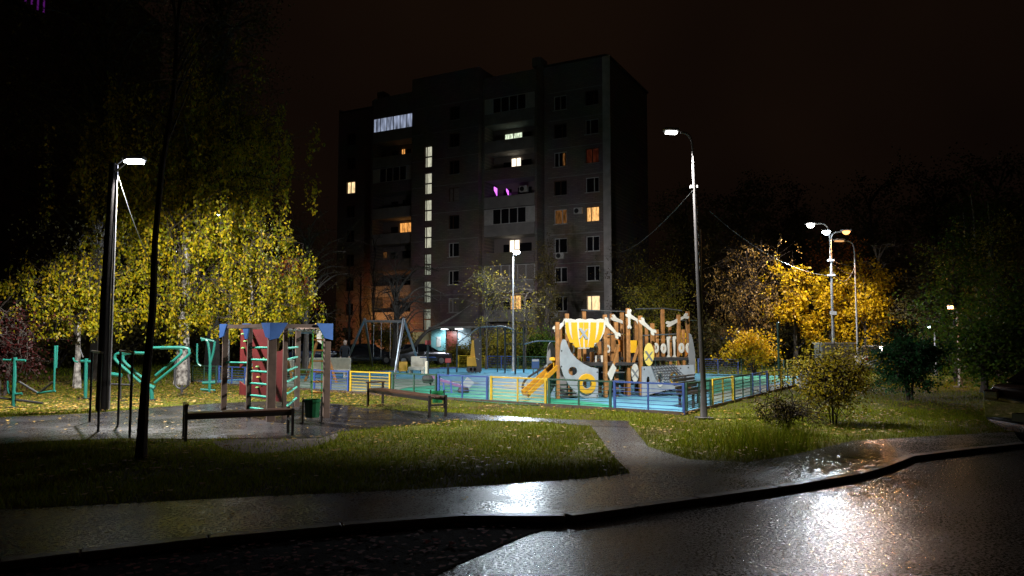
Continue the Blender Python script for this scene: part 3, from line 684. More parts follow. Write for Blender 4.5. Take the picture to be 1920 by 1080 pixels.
def z2(x, y): return 1160 + x / 4.911, 570 + y / 4.911
def ship_panel(name, loops, y, th, m, zf, parent=None, yref=None):
    yr = y if yref is None else yref
    L = [[SP(*zf(*p), yr) for p in l] for l in loops]
    return MB().prism(L, lambda a, b: (a, y, b), lambda a, b: (a, y + th, b)).build(name, m, parent or ship, bevel=.006)
def ship_post(u, vt, y, zb=.02, w=.11):
    x, zt = SP(u, vt, y); MB().box((x, y, (zt + zb) / 2), (w, w, zt - zb)).build('post', M_WOOD, ship, bevel=.012)
    return x
for u, vt, y in ((1045, 604, 0), (1134, 590, .08), (1155, 604, .35), (1200, 592, .15), (1177, 578, .3), (1223, 606, .7),
                 (1063, 588, 1.2), (1095, 584, 1.7), (1069, 632, .9), (1147, 588, 1.9), (1166, 586, 1.6), (1242, 580, 1.7), (1272, 590, 1.5), (1289, 584, 1.9), (1110, 660, 1.1), (1086, 640, 1.9), (1192, 600, 2.0), (1124, 640, 2.0)):
    ship_post(u, vt, y)
# bow panel with two portholes, life ring
bow = [(205, 358), (222, 366), (245, 425), (275, 490), (335, 558), (400, 605), (470, 638), (550, 655), (550, 960), (400, 950), (330, 905), (250, 820), (195, 720), (165, 620), (162, 520), (172, 410), (186, 368)]
pb = ship_panel('bow_panel', [bow, circle(292, 680, 44), circle(437, 810, 42)], -.10, .04, M_SGREY, z1)
ship_panel('life_ring', [circle(437, 810, 92, 104, 28), circle(437, 810, 46, 50, 28)], -.155, .05, M_PYEL, z1, pb)
for bx_, by_ in ((180, 475), (178, 632), (540, 690), (540, 930)): ship_panel('bolt', [circle(bx_, by_, 7, 9, 8)], -.11, .012, M_BLACK, z1, pb)
# dark twin of the bow behind
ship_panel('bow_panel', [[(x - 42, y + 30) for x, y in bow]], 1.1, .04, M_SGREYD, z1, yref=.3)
# sail
sail = [(212, 175)] + [(212 + 413 * k / 24, 160 - 12 * abs(math.sin(k / 24 * math.pi * 4))) for k in range(25)] + [(622, 230), (610, 290), (580, 350), (530, 400), (470, 440), (455, 452), (352, 452), (300, 405), (245, 345), (218, 285)]
ps = ship_panel('sail', [sail], -.05, .03, M_WHITE, z1)
for a0, a1, b0, b1 in ((215, 248, 262, 306), (275, 335, 310, 368), (355, 400, 372, 398), (404, 450, 414, 440), (470, 530, 442, 500), (556, 604, 505, 545)):
    top = 186; pts = []
    for t_ in range(9):
        s = t_ / 8; e = math.sin(s * math.pi / 2); yy = top + (440 - top) * s if 300 < (a0 + a1) / 2 < 520 else top + (392 - top) * s
        pts.append((a0 + (b0 - a0) * s ** 2.2, yy))
    for t_ in range(8, -1, -1):
        s = t_ / 8; yy = top + (440 - top) * s if 300 < (a0 + a1) / 2 < 520 else top + (392 - top) * s
        pts.append((a1 + (b1 - a1) * s ** 2.2, yy))
    ship_panel('sail_stripe', [pts], -.062, .012, M_PYEL, z1, ps, yref=-.05)
def xmark(cx, cy, r, y, zf, parent, w=9, m=None):
    for s in (-1, 1):
        dx, dy = r * .7, r * s
        L = [(cx - dx - w, cy - dy), (cx - dx + w, cy - dy - w * .6), (cx + dx + w, cy + dy), (cx + dx - w, cy + dy + w * .6)]
        ship_panel('cross_bone', [L], y - (.006 if s > 0 else 0), .01, m or M_SGREYD, zf, parent, yref=y)
xmark(402, 300, 52, -.08, z1, ps, 13, M_SGREY)
def bone(u0, v0, u1, v1, y, w=.09):
    a = Vector(SP(u0, v0, y)); b = Vector(SP(u1, v1, y)); d = (b - a).normalized(); n = Vector((-d.y, d.x)); L = []
    for c, s in ((a, -1), (b, 1)):
        for k in range(13):
            t_ = -1.0 + k / 12 * 2
            off = n * (t_ * w * 1.15 * -s) ; bump_ = d * s * (w * .9 * abs(math.sin(t_ * math.pi)) ** .6 + .02)
            L.append(tuple(c + off + bump_))
        q = c - d * s * w * .9
        L.append(tuple(q + n * w * .45 * -s)); 
        if s < 0: L.append(tuple(b - d * w * .9 + n * w * .45))
    m_ = MB().prism([L], lambda p, q: (p, y - .02, q), lambda p, q: (p, y + .02, q)); m_.build('bone_board', M_WHITE, ship)
for q in ((1043, 616, 1060, 604, .06), (1136, 602, 1157, 628, -.02), (1179, 590, 1197, 602, .24), (1204, 602, 1224, 622, .10), (1254, 607, 1286, 593, 1.5), (1151, 596, 1174, 607, 1.5)): bone(*q)
for u in (1253.5, 1264.5): bone(u, 634, u, 668, .9, .055)
bone(1180, 584, 1180, 612, .22, .06)
# hull side with portholes
hull = [(215, 576), (692, 560), (700, 640), (690, 715), (640, 752), (420, 800), (215, 852)]
ph = ship_panel('hull_panel', [hull, circle(272, 705, 15, 38, 16), circle(382, 682, 18, 40, 16), circle(512, 684, 18, 40, 16), circle(615, 692, 14, 32, 16)], .05, .04, M_SGREY, z2)
ship_panel('porthole_ring', [circle(378, 690, 36, 74, 24), circle(378, 690, 25, 56, 24)], .02, .03, M_WHITE, z2, ph, yref=.05)
ship_panel('porthole_ring', [circle(510, 684, 40, 62, 24), circle(510, 684, 26, 44, 24)], .02, .03, M_PYEL, z2, ph, yref=.05)
for p in ((235, 600), (325, 605), (430, 800), (570, 592), (640, 585)): ship_panel('bolt', [circle(*p, 6, 8, 8)], .038, .012, M_BLACK, z2, ph, yref=.05)
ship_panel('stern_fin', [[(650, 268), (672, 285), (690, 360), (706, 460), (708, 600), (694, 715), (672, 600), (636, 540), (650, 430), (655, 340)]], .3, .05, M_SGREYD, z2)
ship_panel('stern_panel', [[(706, 560), (760, 690), (706, 690)]], .9, .04, M_RED, z2, yref=.3)
# shields and handles
for cx, cy in ((345, 405), (415, 410), (580, 405), (645, 405)):
    o = ship_panel('shield', [circle(cx, cy, 27, 47, 20), [(cx - 3, cy - 20), (cx + 8, cy - 12), (cx + 8, cy + 12), (cx - 3, cy + 20)]], .85, .03, M_WHITE, z2)
for cx, cy in ((525, 455), (650, 455), (290, 460)):
    ship_panel('shield', [circle(cx, cy, 24, 42, 20), circle(cx, cy, 9, 22, 12)], 1.0, .03, M_WHITE, z1)
o = ship_panel('oval_shield', [circle(280, 465, 46, 106, 28)], .10, .03, mat('play_pale_yellow', (.66, .52, .12), .4, var=.15), z2); xmark(280, 480, 44, .085, z2, o, 8)
o = ship_panel('oval_shield', [circle(152, 635, 34, 86, 24)], .12, .03, M_WHITE, z2); xmark(152, 640, 40, .105, z2, o, 7)
ship_panel('climbing_plate', [[(700, 600), (735, 650), (680, 790), (642, 705)]], .02, .03, M_WHITE, z1)
ship_panel('yellow_cabinet', [[(112, 335), (190, 335), (190, 450), (112, 450)]], .5, .35, M_PYEL, z2)
ship_panel('shield', [circle(102, 400, 20, 50, 18)], .55, .03, M_WHITE, z2)
ship_panel('yellow_cabinet', [[(290, 400), (340, 400), (340, 490), (290, 490)]], 1.2, .3, M_PYEL, z1)
ship_panel('red_panel', [[(750, 360), (835, 360), (835, 440), (750, 440)]], 1.7, .03, M_RED, z1)
ship_panel('yellow_panel', [[(575, 265), (622, 265), (622, 480), (575, 480)]], 1.9, .03, M_PYEL, z2)
# crowded interior: more posts, rope drums, play panels
for u, vt, y in ((1053, 612, 1.6), (1078, 622, 1.4), (1118, 606, 1.5), (1140, 612, 1.1), (1171, 600, 1.0), (1212, 612, 1.3), (1232, 618, 1.0), (1256, 612, 2.1), (1281, 618, 1.2)): ship_post(u, vt, y, w=.09)
ship_panel('wheel_panel', [[(520, 520), (600, 520), (600, 640), (520, 640)], circle(560, 580, 22, 30, 14)], .9, .03, M_WHITE, z1)
ship_panel('dark_panel', [[(560, 540), (660, 560), (650, 760), (560, 760)]], 1.3, .03, M_BLACK, z1)
ship_panel('dark_panel', [[(230, 300), (330, 320), (320, 400), (230, 390)]], 1.6, .03, M_DECK, z2)
ship_panel('orange_panel', [[(0, 330), (60, 330), (60, 440), (0, 440)]], 1.5, .03, M_ORNG0, z2)
ship_panel('orange_panel', [[(610, 410), (650, 410), (650, 480), (610, 480)]], 1.4, .03, M_ORNG0, z2)
for u in (1120, 1150, 1175, 1206, 1240): 
    x, z = SP(u, 700, 1.4); MB().box((x, 1.4, .55), (.5, .04, .5)).build('lower_board', (M_WOOD, M_RUNG0, M_SGREYD)[u % 3], ship)
# decks, rails, thin roof rods
xd0 = SP(1112, 690)[0]; xd1 = SP(1298, 690)[0]; xd2 = SP(1200, 690)[0]
MB().box(((xd0 + xd2) / 2, 1.0, 1.02), (xd2 - xd0, 1.7, .09)).build('deck', M_DECK, ship)
MB().box(((xd2 + xd1) / 2, 1.0, 1.16), (xd1 - xd2 - .02, 1.6, .09)).build('deck', M_DECK, ship)
for (u0, v0, u1, v1, y, r) in ((1090, 581, 1172, 584, 1.7, .018), (1192, 579, 1245, 578, 1.7, .018), (1245, 578, 1278, 582, 1.7, .018), (1205, 629, 1268, 626, .8, .022), (1136, 627, 1180, 627, .9, .022), (1276, 600, 1306, 601, 1.9, .015), (1230, 637, 1290, 634, 1.9, .02), (1210, 680, 1295, 674, 1.8, .02)):
    a = SP(u0, v0, y); b = SP(u1, v1, y); MB().tube([(a[0], y, a[1]), (b[0], y, b[1])], r, 8).build('rail', M_STEEL, ship)
for k in range(9):                                                   # rope net in front of the hull
    a = SP(1228 + k * 5, 684, -.25); b = SP(1240 + k * 7, 716 - k * .5, -.25)
    MB().tube([(a[0], -.02, a[1]), (b[0], -.06, b[1])], .012, 5).build('rope', M_ROPE, ship)
for k in range(6):
    a = SP(1230 + k * 2.5, 688 + k * 5, -.25); b = SP(1272 + k * 4, 684 + k * 5, -.25)
    MB().tube([(a[0], -.05, a[1]), (b[0], -.05, b[1])], .012, 5).build('rope', M_ROPE, ship)
for (u0, v0, u1, v1, y) in ((1160, 646, 1136, 738, .1), (1198, 648, 1184, 690, .2)):
    a = SP(u0, v0, y); b = SP(u1, v1, y); MB().bar((a[0], y, a[1]), (b[0], y, b[1]), .05, .07).build('brace', M_WOOD, ship)
for k in range(4):
    a = SP(1048, 722 + k * 8, .2); b = SP(1080, 722 + k * 8, .2); MB().box(((a[0] + b[0]) / 2, .28, max(.05, a[1])), (b[0] - a[0], .24, .035)).build('step', M_DECK, ship)
for k in range(3): MB().box((xd0 + .75, .2, .25 + .26 * k), (.7, .2, .04)).build('step', M_STEEL, ship)
# slide to the left
pa = SP(1046, 676, .5); pe = SP(988, 731, -.6)
sl = MB().add([(pa[0] + .15, .2, pa[1]), (pa[0] + .15, .75, pa[1]), (pe[0], -.15, .16), (pe[0], -.75, .16)], [(0, 1, 2, 3)]).build('slide_chute', M_STEEL, ship)
for y0, y1 in ((.2, -.75), (.75, -.15)): MB().bar((pa[0] + .15, y0, pa[1] + .05), (pe[0], y1, .24), .04, .13).build('slide_side', mat('slide_orange', (.48, .22, .012), .4, var=.2), ship)
MB().tube(smooth_path([(pa[0] - .1, .85, pa[1] - .1), (pe[0] + .3, .3, .62), (pe[0] + .12, .15, .32), (pe[0] + .3, .1, .1)], 5), .035, 8).build('slide_hoop', M_BLACK, ship)
ship_panel('slide_gate', [[(75, 570), (110, 560), (150, 600), (150, 760), (105, 770), (95, 600)], circle(125, 680, 9, 34, 12)], .1, .04, M_PYEL, z1)
ship_panel('slide_gate', [[(8, 720), (30, 690), (48, 730), (40, 870), (15, 880)], circle(28, 780, 6, 30, 12)], -.25, .04, M_PYEL, z1)
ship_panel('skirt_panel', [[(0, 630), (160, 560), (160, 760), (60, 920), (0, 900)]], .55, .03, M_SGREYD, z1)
x, z = SP(1036, 673, .1); MB().lathe([(.0, .10), (.09, .08), (.1, .0)], (x, .1, z - .04), 10).build('post_cap', M_PYEL, ship)

# ------------------------------------------------------------------ dark bench by the fence corner
M_BENCHD = mat('dark_bench_wood', (.035, .028, .026), .28, var=.4, scale=6); M_BENCHW = mat('bench_wood', (.075, .036, .022), .3, var=.4, scale=7); M_IRON = mat('bench_iron', (.025, .02, .02), .4, .3)
cb = G(1294, 770); t = thing('slatted_bench', 'dark slatted bench just inside the fence corner', 'bench', cb + FR * .75 - FL * -.05, math.atan2(FR.y, FR.x))
for k in range(5): MB().box((.55, .42 + .03 * k, .34 + .09 * k), (1.7, .03, .07)).build('back_slat', M_BENCHD, t)
for k in range(4): MB().box((.55, .36 - .1 * k, .38), (1.7, .08, .035)).build('seat_slat', M_BENCHD, t)
MB().box((.55, .58, .79), (1.75, .12, .03)).build('top_rail', M_BENCHD, t)
for x in (-.2, 1.3):
    for y in (.05, .4): MB().box((x, y, .19), (.06, .06, .36)).build('leg', M_IRON, t)

# ------------------------------------------------------------------ long benches with end frames, bins
def long_bench(label, pL, pR, ends=True, depth=.42):
    pL = Vector(pL); pR = Vector(pR); d = pR - pL; L = d.length; t = thing('park_bench', label, 'bench', pL, math.atan2(d.y, d.x), group='backless yard benches')
    for k in range(3): MB().box((L / 2, depth * (.18 + .32 * k), .46), (L - .05, depth * .28, .045)).build('seat_plank', M_BENCHW, t, bevel=.008)
    MB().box((L / 2, .02, .41), (L - .1, .03, .07)).build('seat_rail', M_IRON, t)
    MB().box((L / 2, depth - .02, .41), (L - .1, .03, .07)).build('seat_rail', M_IRON, t)
    for x in (.03, L - .03):
        top = .62 if x < 1 and ends else .5
        for y in (.0, depth): MB().box((x, y, top / 2), (.05, .05, top)).build('leg', M_IRON, t)
        if top > .6: MB().box((x, depth / 2, top + .015), (.07, depth + .12, .035)).build('armrest', M_BENCHW, t)
        else: MB().box((x, depth / 2, .28), (.035, depth - .05, .035)).build('stretcher', M_IRON, t)
    return t
long_bench('long low bench with an armrest in front of the climbing frame', G(344, 829), G(551, 817))
long_bench('long low bench beside the small green bin', G(689, 762), G(806, 784))
M_BIN = mat('bin_green', (.015, .17, .06), .35, .2, var=.25, scale=5)
def bin_(label, c, w, h, m, rot=0.0):
    t = thing('litter_bin', label, 'litter bin', c, rot)
    MB().lathe([(w * .42, .14), (w * .5, h), (w * .47, h), (w * .40, .18)], n=14).build('bucket', m, t)
    MB().lathe([(w * .53, h - .04), (w * .53, h + .015), (w * .46, h + .015), (w * .46, h - .04)], n=14).build('rim', m, t)
    for s in (-1, 1):
        MB().box((s * w * .58, 0, h * .56), (.03, .04, h * 1.12)).build('post', M_IRON, t)
        MB().box((s * w * .58, 0, .015), (.05, .3, .03)).build('foot', M_IRON, t)
bin_('small green litter bin at the end of the far bench', G(820, 765), .30, .42, M_BIN)
bin_('dark green litter bin standing under the climbing frame', G(585, 795), .34, .50, mat('bin_dark_green', (.008, .09, .035), .3, .2, var=.25), .5)

# ------------------------------------------------------------------ climbing frame
M_BROWN = mat('climber_post', (.13, .085, .065), .55, var=.35, scale=6); M_RUNG = mat('rung_turquoise', (.06, .46, .34), .35, var=.12); M_BRKT = mat('bracket_blue', (.06, .16, .46), .4, var=.15)
M_CRED = mat('climb_red', (.13, .012, .012), .5, var=.3, scale=3); M_ORNG = mat('orange_rung', (.55, .22, .04), .4)
cA, cB, cC, cE, cD = G(419, 779), G(465, 784), G(507, 791), G(611, 784), G(556, 763)
cf = thing('climbing_frame', 'timber climbing frame with turquoise rungs and blue corner brackets', 'climbing frame', cC)
HCF = P(507, 606, cC.y).z
for p, w in ((cA, .12), (cB, .10), (cC, .17), (cD, .13), (cE, .14), (cA + Vector((.4, 2.1, 0)), .12), (cC + Vector((.12, .55, 0)), .09)):
    MB().box(p + Vector((0, 0, HCF / 2)), (w, w, HCF), rz=.5).build('post', M_BROWN, cf, world=True, bevel=.01)
for a, b in ((cA, cC), (cC, cE), (cE, cD), (cA + Vector((.4, 2.1, 0)), cD), (cA, cA + Vector((.4, 2.1, 0)))):
    MB().bar(a + Vector((0, 0, HCF - .05)), b + Vector((0, 0, HCF - .05)), .08, .08).build('top_beam', M_BROWN, cf, world=True)
for s in range(9):                                                    # overhead ladder
    q = (s + .7) / 10; a = cC.lerp(cE, q) + Vector((0, 0, HCF - .12)); b = (cC + Vector((-.3, 1.9, 0))).lerp(cD + Vector((.5, .4, 0)), q) + Vector((0, 0, HCF - .12))
    MB().tube([a, b], .018, 6).build('overhead_rung', M_STEEL, cf, world=True)
def rungs(a, b, vs, m, uref):
    for v in vs:
        z = P(uref, v, a.lerp(b, .5).y).z; MB().tube([a + Vector((0, 0, z)), b + Vector((0, 0, z))], .026, 8).build('rung', m, cf, world=True)
rungs(cB, cC, (652, 675, 697, 720, 743, 767), M_RUNG, 488); rungs(cA, cB, (680,), M_RUNG, 440)
cC2 = cC + Vector((.12, .55, 0)); rungs(cC2, cD, (652, 672, 692, 712, 733, 755), M_RUNG, 536)
def bracket(p, d, s, sz):
    d = Vector(d).normalized(); q = p + Vector((0, 0, HCF + .01)); n = Vector((d.y, -d.x, 0)) * (.10 if n_out(d, p) else -.10)
    if s == 0: pts = [(-sz * .62, 0), (sz * .62, 0), (sz * .12, -sz * 1.25), (-sz * .12, -sz * 1.25)]
    else: pts = [(-.09 * s, 0), (sz * s, 0), (sz * s * .35, -sz * 1.1), (-.09 * s, -sz * 1.25)]
    f = lambda off: (lambda a, b: q + d * a + n * off + Vector((0, 0, b)))
    o = MB().prism(pts, f(.75), f(1.1)).build('corner_bracket', M_BRKT, cf, world=True)
def n_out(d, p): return Vector((d.y, -d.x, 0)).y < 0
dl = cC - cA
bracket(cA, dl, 1, .26); bracket(cB, dl, 0, .28); bracket(cC, dl, -1, .28); bracket(cC, cE - cC, 1, .30); bracket(cE, cE - cC, -1, .30)
# red climbing wall along the rear left side, with a wavy cut-out
rA = cA + Vector((-.12, 1.3, 0)); rB = cC + Vector((-.1, 1.3, 0)); LR = (rB - rA).length; dr = (rB - rA).normalized(); nr = Vector((-dr.y, dr.x, 0))
fr_ = lambda off: (lambda a, b: rA + dr * a + nr * off + Vector((0, 0, b)))
out = [(0, .42), (.3, .38), (.75, .5), (.8, .2), (LR, .25), (LR, 1.62), (LR * .9, 1.52), (LR * .75, 1.5), (LR * .6, 1.62), (LR * .55, HCF - .1), (0, HCF - .1), (0, 1.2), (.35, 1.28), (.75, 1.2), (.72, .85), (.35, .75), (.1, .82), (0, .62)]
out2 = [(0, HCF - .1), (0, 1.05), (.3, 1.22), (.62, 1.18), (.62, .70), (.3, .62), (0, .72), (0, .40), (.6, .36), (LR, .30), (LR, 1.62), (LR * .9, 1.50), (LR * .78, 1.48), (LR * .66, 1.62), (LR * .6, HCF - .1)]
rp = MB().prism(out2, fr_(0), fr_(.03)).build('climbing_wall', M_CRED, cf, world=True)
for a, z in ((.18, 1.9), (.45, 1.8), (.2, 1.55), (.5, 1.45), (.3, 1.72), (.9, 1.1), (.95, .85), (.92, .6), (1.2, 1.3)):
    MB().lathe([(.0, -.02), (.055, .0), (.03, .03)], (0, 0, 0), 7).build('hold', mat('hold_%d' % (int(a * 100) % 2), ((.35, .30, .03) if int(a * 100) % 2 else (.10, .30, .05)), .5), rp).location = (rA + dr * a - nr * .03 + Vector((0, 0, z))) - cf.location
# rope ladder with orange rungs
ra = cE.lerp(cD, .45); rb = ra + Vector((.22, .05, 0))
for p in (ra, rb): MB().tube([p + Vector((0, 0, .35)), p + Vector((0, 0, HCF - .1))], .014, 6).build('ladder_rope', mat('rope_green', (.05, .25, .05), .6), cf, world=True)
for v in (637, 657, 677, 697, 716, 736):
    z = P(580, v, ra.y).z; MB().box(ra.lerp(rb, .5) + Vector((0, 0, z)), (.30, .05, .035)).build('ladder_rung', M_ORNG, cf, world=True)

# ------------------------------------------------------------------ outdoor exercise machines
M_EX = mat('gym_turquoise', (.012, .13, .10), .35, var=.15); M_EXD = mat('gym_black', (.02, .02, .022), .5)
def machine(label, base, Y, tubes, group='turquoise outdoor exercise machines', name='exercise_machine'):
    t = thing(name, label, 'exercise machine', base, group=group)
    for q in tubes:
        nm, pts, r = q[:3]; m = q[3] if len(q) > 3 else M_EX; dy = q[4] if len(q) > 4 else 0
        L = [P(u, v, Y + dy) for u, v in pts]
        MB().tube(smooth_path(L, 4) if len(L) > 2 else L, r, 8).build(nm, m, t, world=True)
    MB().box((0, 0, .015), (.3, .3, .03)).build('base_plate', M_EXD, t)
    return t
e1 = G(25, 765)
machine('turquoise striding machine at the left edge with tall twin handle bars', e1, e1.y, [('post', [(28, 670), (25, 764)], .05), ('handle_bar', [(6, 675), (48, 676)], .03), ('lever', [(103, 648), (101, 735)], .028), ('lever', [(107, 648), (105, 690)], .028, M_EX, .25),
        ('arm', [(104, 733), (70, 737)], .03), ('arm', [(15, 714), (18, 737), (42, 738)], .035), ('pedal_bar', [(36, 716), (72, 738)], .03, M_EXD), ('pedal_bar', [(100, 716), (72, 738)], .03, M_EXD), ('pedal_bar', [(0, 746), (80, 756)], .03, M_EXD)])
e2 = G(160, 748)
machine('small turquoise twist machine beside the concrete lamp post', e2, e2.y, [('post', [(162, 672), (160, 747)], .05), ('handle_bar', [(152, 677), (172, 678)], .04), ('handle_bar', [(137, 671), (140, 677), (146, 679)], .025), ('handle_bar', [(150, 655), (156, 670)], .02, M_STEEL)])
e3 = G(225, 752)
machine('low rower machine with dark seat behind the parallel bars', e3, e3.y, [('seat', [(203, 701), (228, 704)], .06), ('frame', [(205, 720), (250, 722)], .03, M_EXD), ('post', [(225, 704), (225, 751)], .04, M_EXD), ('handle_bar', [(240, 702), (245, 720)], .025, M_EXD)])
e4 = G(285, 750)
machine('turquoise double press machine of V-bent tubes', e4, e4.y, [('bar', [(282, 662), (226, 662), (216, 669), (222, 680), (264, 717)], .042), ('bar', [(282, 663), (238, 663), (231, 671), (237, 682), (274, 714)], .042, M_EX, .4),
        ('bar', [(288, 652), (346, 652), (355, 660), (348, 671), (290, 718)], .042), ('bar', [(300, 653), (334, 653), (340, 660), (334, 669), (292, 704)], .042, M_EX, .4), ('hub', [(270, 720), (290, 728)], .07), ('post', [(284, 724), (285, 750)], .06)])
e5 = G(392, 737)
machine('tall turquoise pull-down machine left of the climbing frame', e5, e5.y, [('arm', [(370, 644), (370, 678), (377, 686)], .03), ('arm', [(378, 638), (388, 638), (392, 655), (394, 682)], .04), ('arm', [(403, 640), (400, 660), (394, 682)], .04), ('handle_bar', [(376, 634), (402, 640)], .035), ('post', [(394, 682), (393, 735)], .05), ('foot', [(376, 730), (404, 732)], .035), ('seat', [(380, 718), (404, 717)], .05)])
e6 = G(345, 740)
machine('dark framed leg machine behind the V-bent press', e6, e6.y, [('frame', [(330, 668), (329, 722), (352, 722), (353, 664)], .04, M_EXD), ('post', [(341, 722), (341, 740)], .045, M_EXD)], group='dark exercise machines')
# parallel bars
M_DIP = mat('dip_bar_black', (.02, .02, .022), .3, .4)
pbars = thing('parallel_bars', 'pair of black parallel bars standing on the exercise yard', 'parallel bars', G(205, 808))
for (un, vn, uf, vf) in ((184, 810, 168, 792), (243, 821, 221, 798)):
    n_, f_ = G(un, vn), G(uf, vf); zt = P(un, 661, n_.y).z
    for p in (n_, f_): MB().tube([p, p + Vector((0, 0, zt))], .024, 8).build('post', M_DIP, pbars, world=True)
    e = (n_ - f_).normalized() * .12
    MB().tube([f_ - e + Vector((0, 0, zt)), n_ + e + Vector((0, 0, zt))], .024, 8).build('hand_bar', M_DIP, pbars, world=True)
    MB().lathe([(.0, .0), (.03, .0), (.03, .03), (0, .03)], tuple(n_ + e + Vector((0, 0, zt - .015))), 8).build('end_cap', M_SIDING, pbars, world=True)

# ------------------------------------------------------------------ swings, seesaw, gym in the playground
sd = 36.0
sw = thing('swing_set', 'tall silver A-frame swing set in the middle of the playground', 'swing', GX(715, sd))
aL, aR = P(684, 598, 38.5), P(757, 598, 35.0); M_SWG = mat('swing_steel', (.30, .32, .35), .35, .7, var=.2)
for a, (f1, f2) in ((aL, ((642, 697), (698, 688))), (aR, ((739, 712), (790, 697)))):
    for u, v in (f1, f2): MB().tube([a, G(u, v)], .065, 8).build('leg', M_SWG, sw, world=True)
MB().tube([aL + Vector((0, 0, -.12)), aR + Vector((0, 0, -.12))], .06, 8).build('top_bar', M_SWG, sw, world=True)
for q in (.25, .45, .68, .86):
    p = aL.lerp(aR, q) + Vector((0, 0, -.15)); MB().tube([p, p + Vector((0, 0, -1.75))], .014, 5).build('chain', M_STEEL, sw, world=True)
for q in (.35, .77):
    p = aL.lerp(aR, q) + Vector((0, 0, -1.92)); MB().box(p, (.4, .18, .05), rz=math.atan2((aR - aL).y, (aR - aL).x)).build('swing_seat', M_BLACK, sw, world=True)
ws = thing('timber_swing', 'orange timber A-frame swing behind the climbing frame', 'swing', GX(565, 31))
tL, tR = P(528, 624, 31.5), P(600, 622, 30.5)
for a, fs in ((tL, ((505, 712), (548, 714))), (tR, ((572, 716), (631, 718)))):
    for u, v in fs: MB().tube([a, G(u, v)], .06, 8).build('leg', M_WOOD, ws, world=True)
MB().tube([tL, tR], .06, 8).build('top_bar', M_STEEL, ws, world=True)
MB().prism([(-.12, .1), (.2, .1), (.22, -.35), (.1, -.5), (-.1, -.35)], lambda a, b: tR + Vector((a, -.1, b)), lambda a, b: tR + Vector((a, -.07, b))).build('gusset', M_WHITE, ws, world=True)
for q in (.3, .7):
    p = tL.lerp(tR, q); MB().tube([p, p + Vector((0, 0, -1.5))], .014, 5).build('chain', M_STEEL, ws, world=True)
MB().box(tL.lerp(tR, .5) + Vector((0, 0, -1.52)), (.85, .3, .05)).build('swing_seat', M_BLACK, ws, world=True)
M_CREAM = mat('cream_plastic', (.60, .57, .46), .45, var=.15)
def sofa(label, u0, u1, vb, back, rot=0.0, m2=None, Y=None):
    c = G((u0 + u1) / 2, vb); k = F / c.y; w = (u1 - u0) / k; t = thing('play_bench', label, 'bench', c, rot)
    MB().box((0, .1, .30), (w, .5, .18)).build('seat', m2 or M_CREAM, t, bevel=.04)
    MB().box((0, .38, .30 + back / 2), (w, .10, back)).build('backrest', M_CREAM, t, bevel=.04)
    for s in (-1, 1): MB().box((s * w * .4, .1, .11), (.1, .4, .22)).build('leg', M_CREAM, t)
sofa('long cream play bench behind the timber swing', 575, 654, 708, .62)
sofa('cream play bench with yellow seat left of the timber swing', 520, 548, 706, .5, .1, M_PYEL)
sofa('cream two-seat play bench behind the seesaw', 766, 796, 702, .62, -.15)
def board(label, u0, u1, v0, v1, Y, m, name='play_board', cat='play board'):
    a, b = P(u0, v1, Y), P(u1, v0, Y); t = thing(name, label, cat, ((a.x + b.x) / 2, Y, 0)); w = b.x - a.x
    MB().box((0, 0, (max(a.z, .12) + b.z) / 2), (w, .06, b.z - max(a.z, .12))).build('panel', m, t, bevel=.01)
    for s in (-1, 1): MB().box((s * w * .42, .05, b.z / 2), (.06, .04, b.z - .02)).build('post', M_FG, t)
    return t
board('yellow play panel beside the cream two-seat bench', 748, 764, 678, 702, 39.5, M_PYEL)
# seesaw
ss = G(846, 737); st = thing('seesaw', 'tilted seesaw with cream backrest and grey handle end', 'seesaw', ss); yS = ss.y
a, b = P(802, 704, yS), P(872, 727, yS)
MB().bar(a, b, .12, .09).build('beam', mat('seesaw_purple', (.20, .10, .22), .45, var=.2), st, world=True)
for s in (-1, 1): MB().tube([P(838, 714, yS) + Vector((s * .12, 0, 0)), G(840 + s * 7, 738)], .03, 6).build('support', M_FB, st, world=True)
for (u0, v0, u1, v1, m, nm) in ((800, 703, 800, 677, M_CREAM, 'backrest'), (872, 726, 883, 712, M_SGREY, 'handle_board')):
    MB().bar(P(u0, v0, yS), P(u1, v1, yS), .06, .30).build(nm, m, st, world=True, bevel=.02)
for u, v in ((802, 711), (869, 733)):
    o = MB().lathe([(.0, -.14), (.16, -.12), (.2, 0), (.16, .12), (0, .14)], tuple(P(u, v, yS)), 10).build('seat', M_DECK, st, world=True)
MB().tube([P(804, 712, yS), P(808, 722, yS)], .03, 6).build('footrest', M_IRON, st, world=True)
# sports complex: posts with arched overhead ladder
gy = 40.0; M_GYM = mat('gym_frame', (.03, .045, .05), .4, .3, var=.3)
gt = thing('workout_frame', 'dark workout frame with arched overhead ladder beside the playground lamp', 'workout frame', GX(940, gy))
for u, vt, dy in ((900, 613, 0), (947, 613, 0), (966, 618, -1.2), (982, 613, 0.2), (933, 615, 1.2), (857, 645, 1.2)):
    g = GX(u, gy + dy); MB().tube([g, Vector((g.x, g.y, P(u, vt, gy + dy).z))], .05 if u != 933 else .035, 8).build('post', M_GYM, gt, world=True)
for dy in (0, .9):
    MB().tube(smooth_path([P(857, 644, gy + dy), P(876, 630, gy + dy), P(891, 618, gy + dy), P(902, 613, gy + dy), P(930, 612, gy + dy), P(949, 613, gy + dy), P(966, 619, gy + dy)], 4), .035, 8).build('arch_rail', M_STEEL if dy == 0 else M_GYM, gt, world=True)
for k in range(9):
    u = 866 + k * 11; v = 637 - 22 * min(1, (u - 857) / 40); MB().tube([P(u, v, gy), P(u, v, gy + .9)], .02, 6).build('rung', M_GYM, gt, world=True)
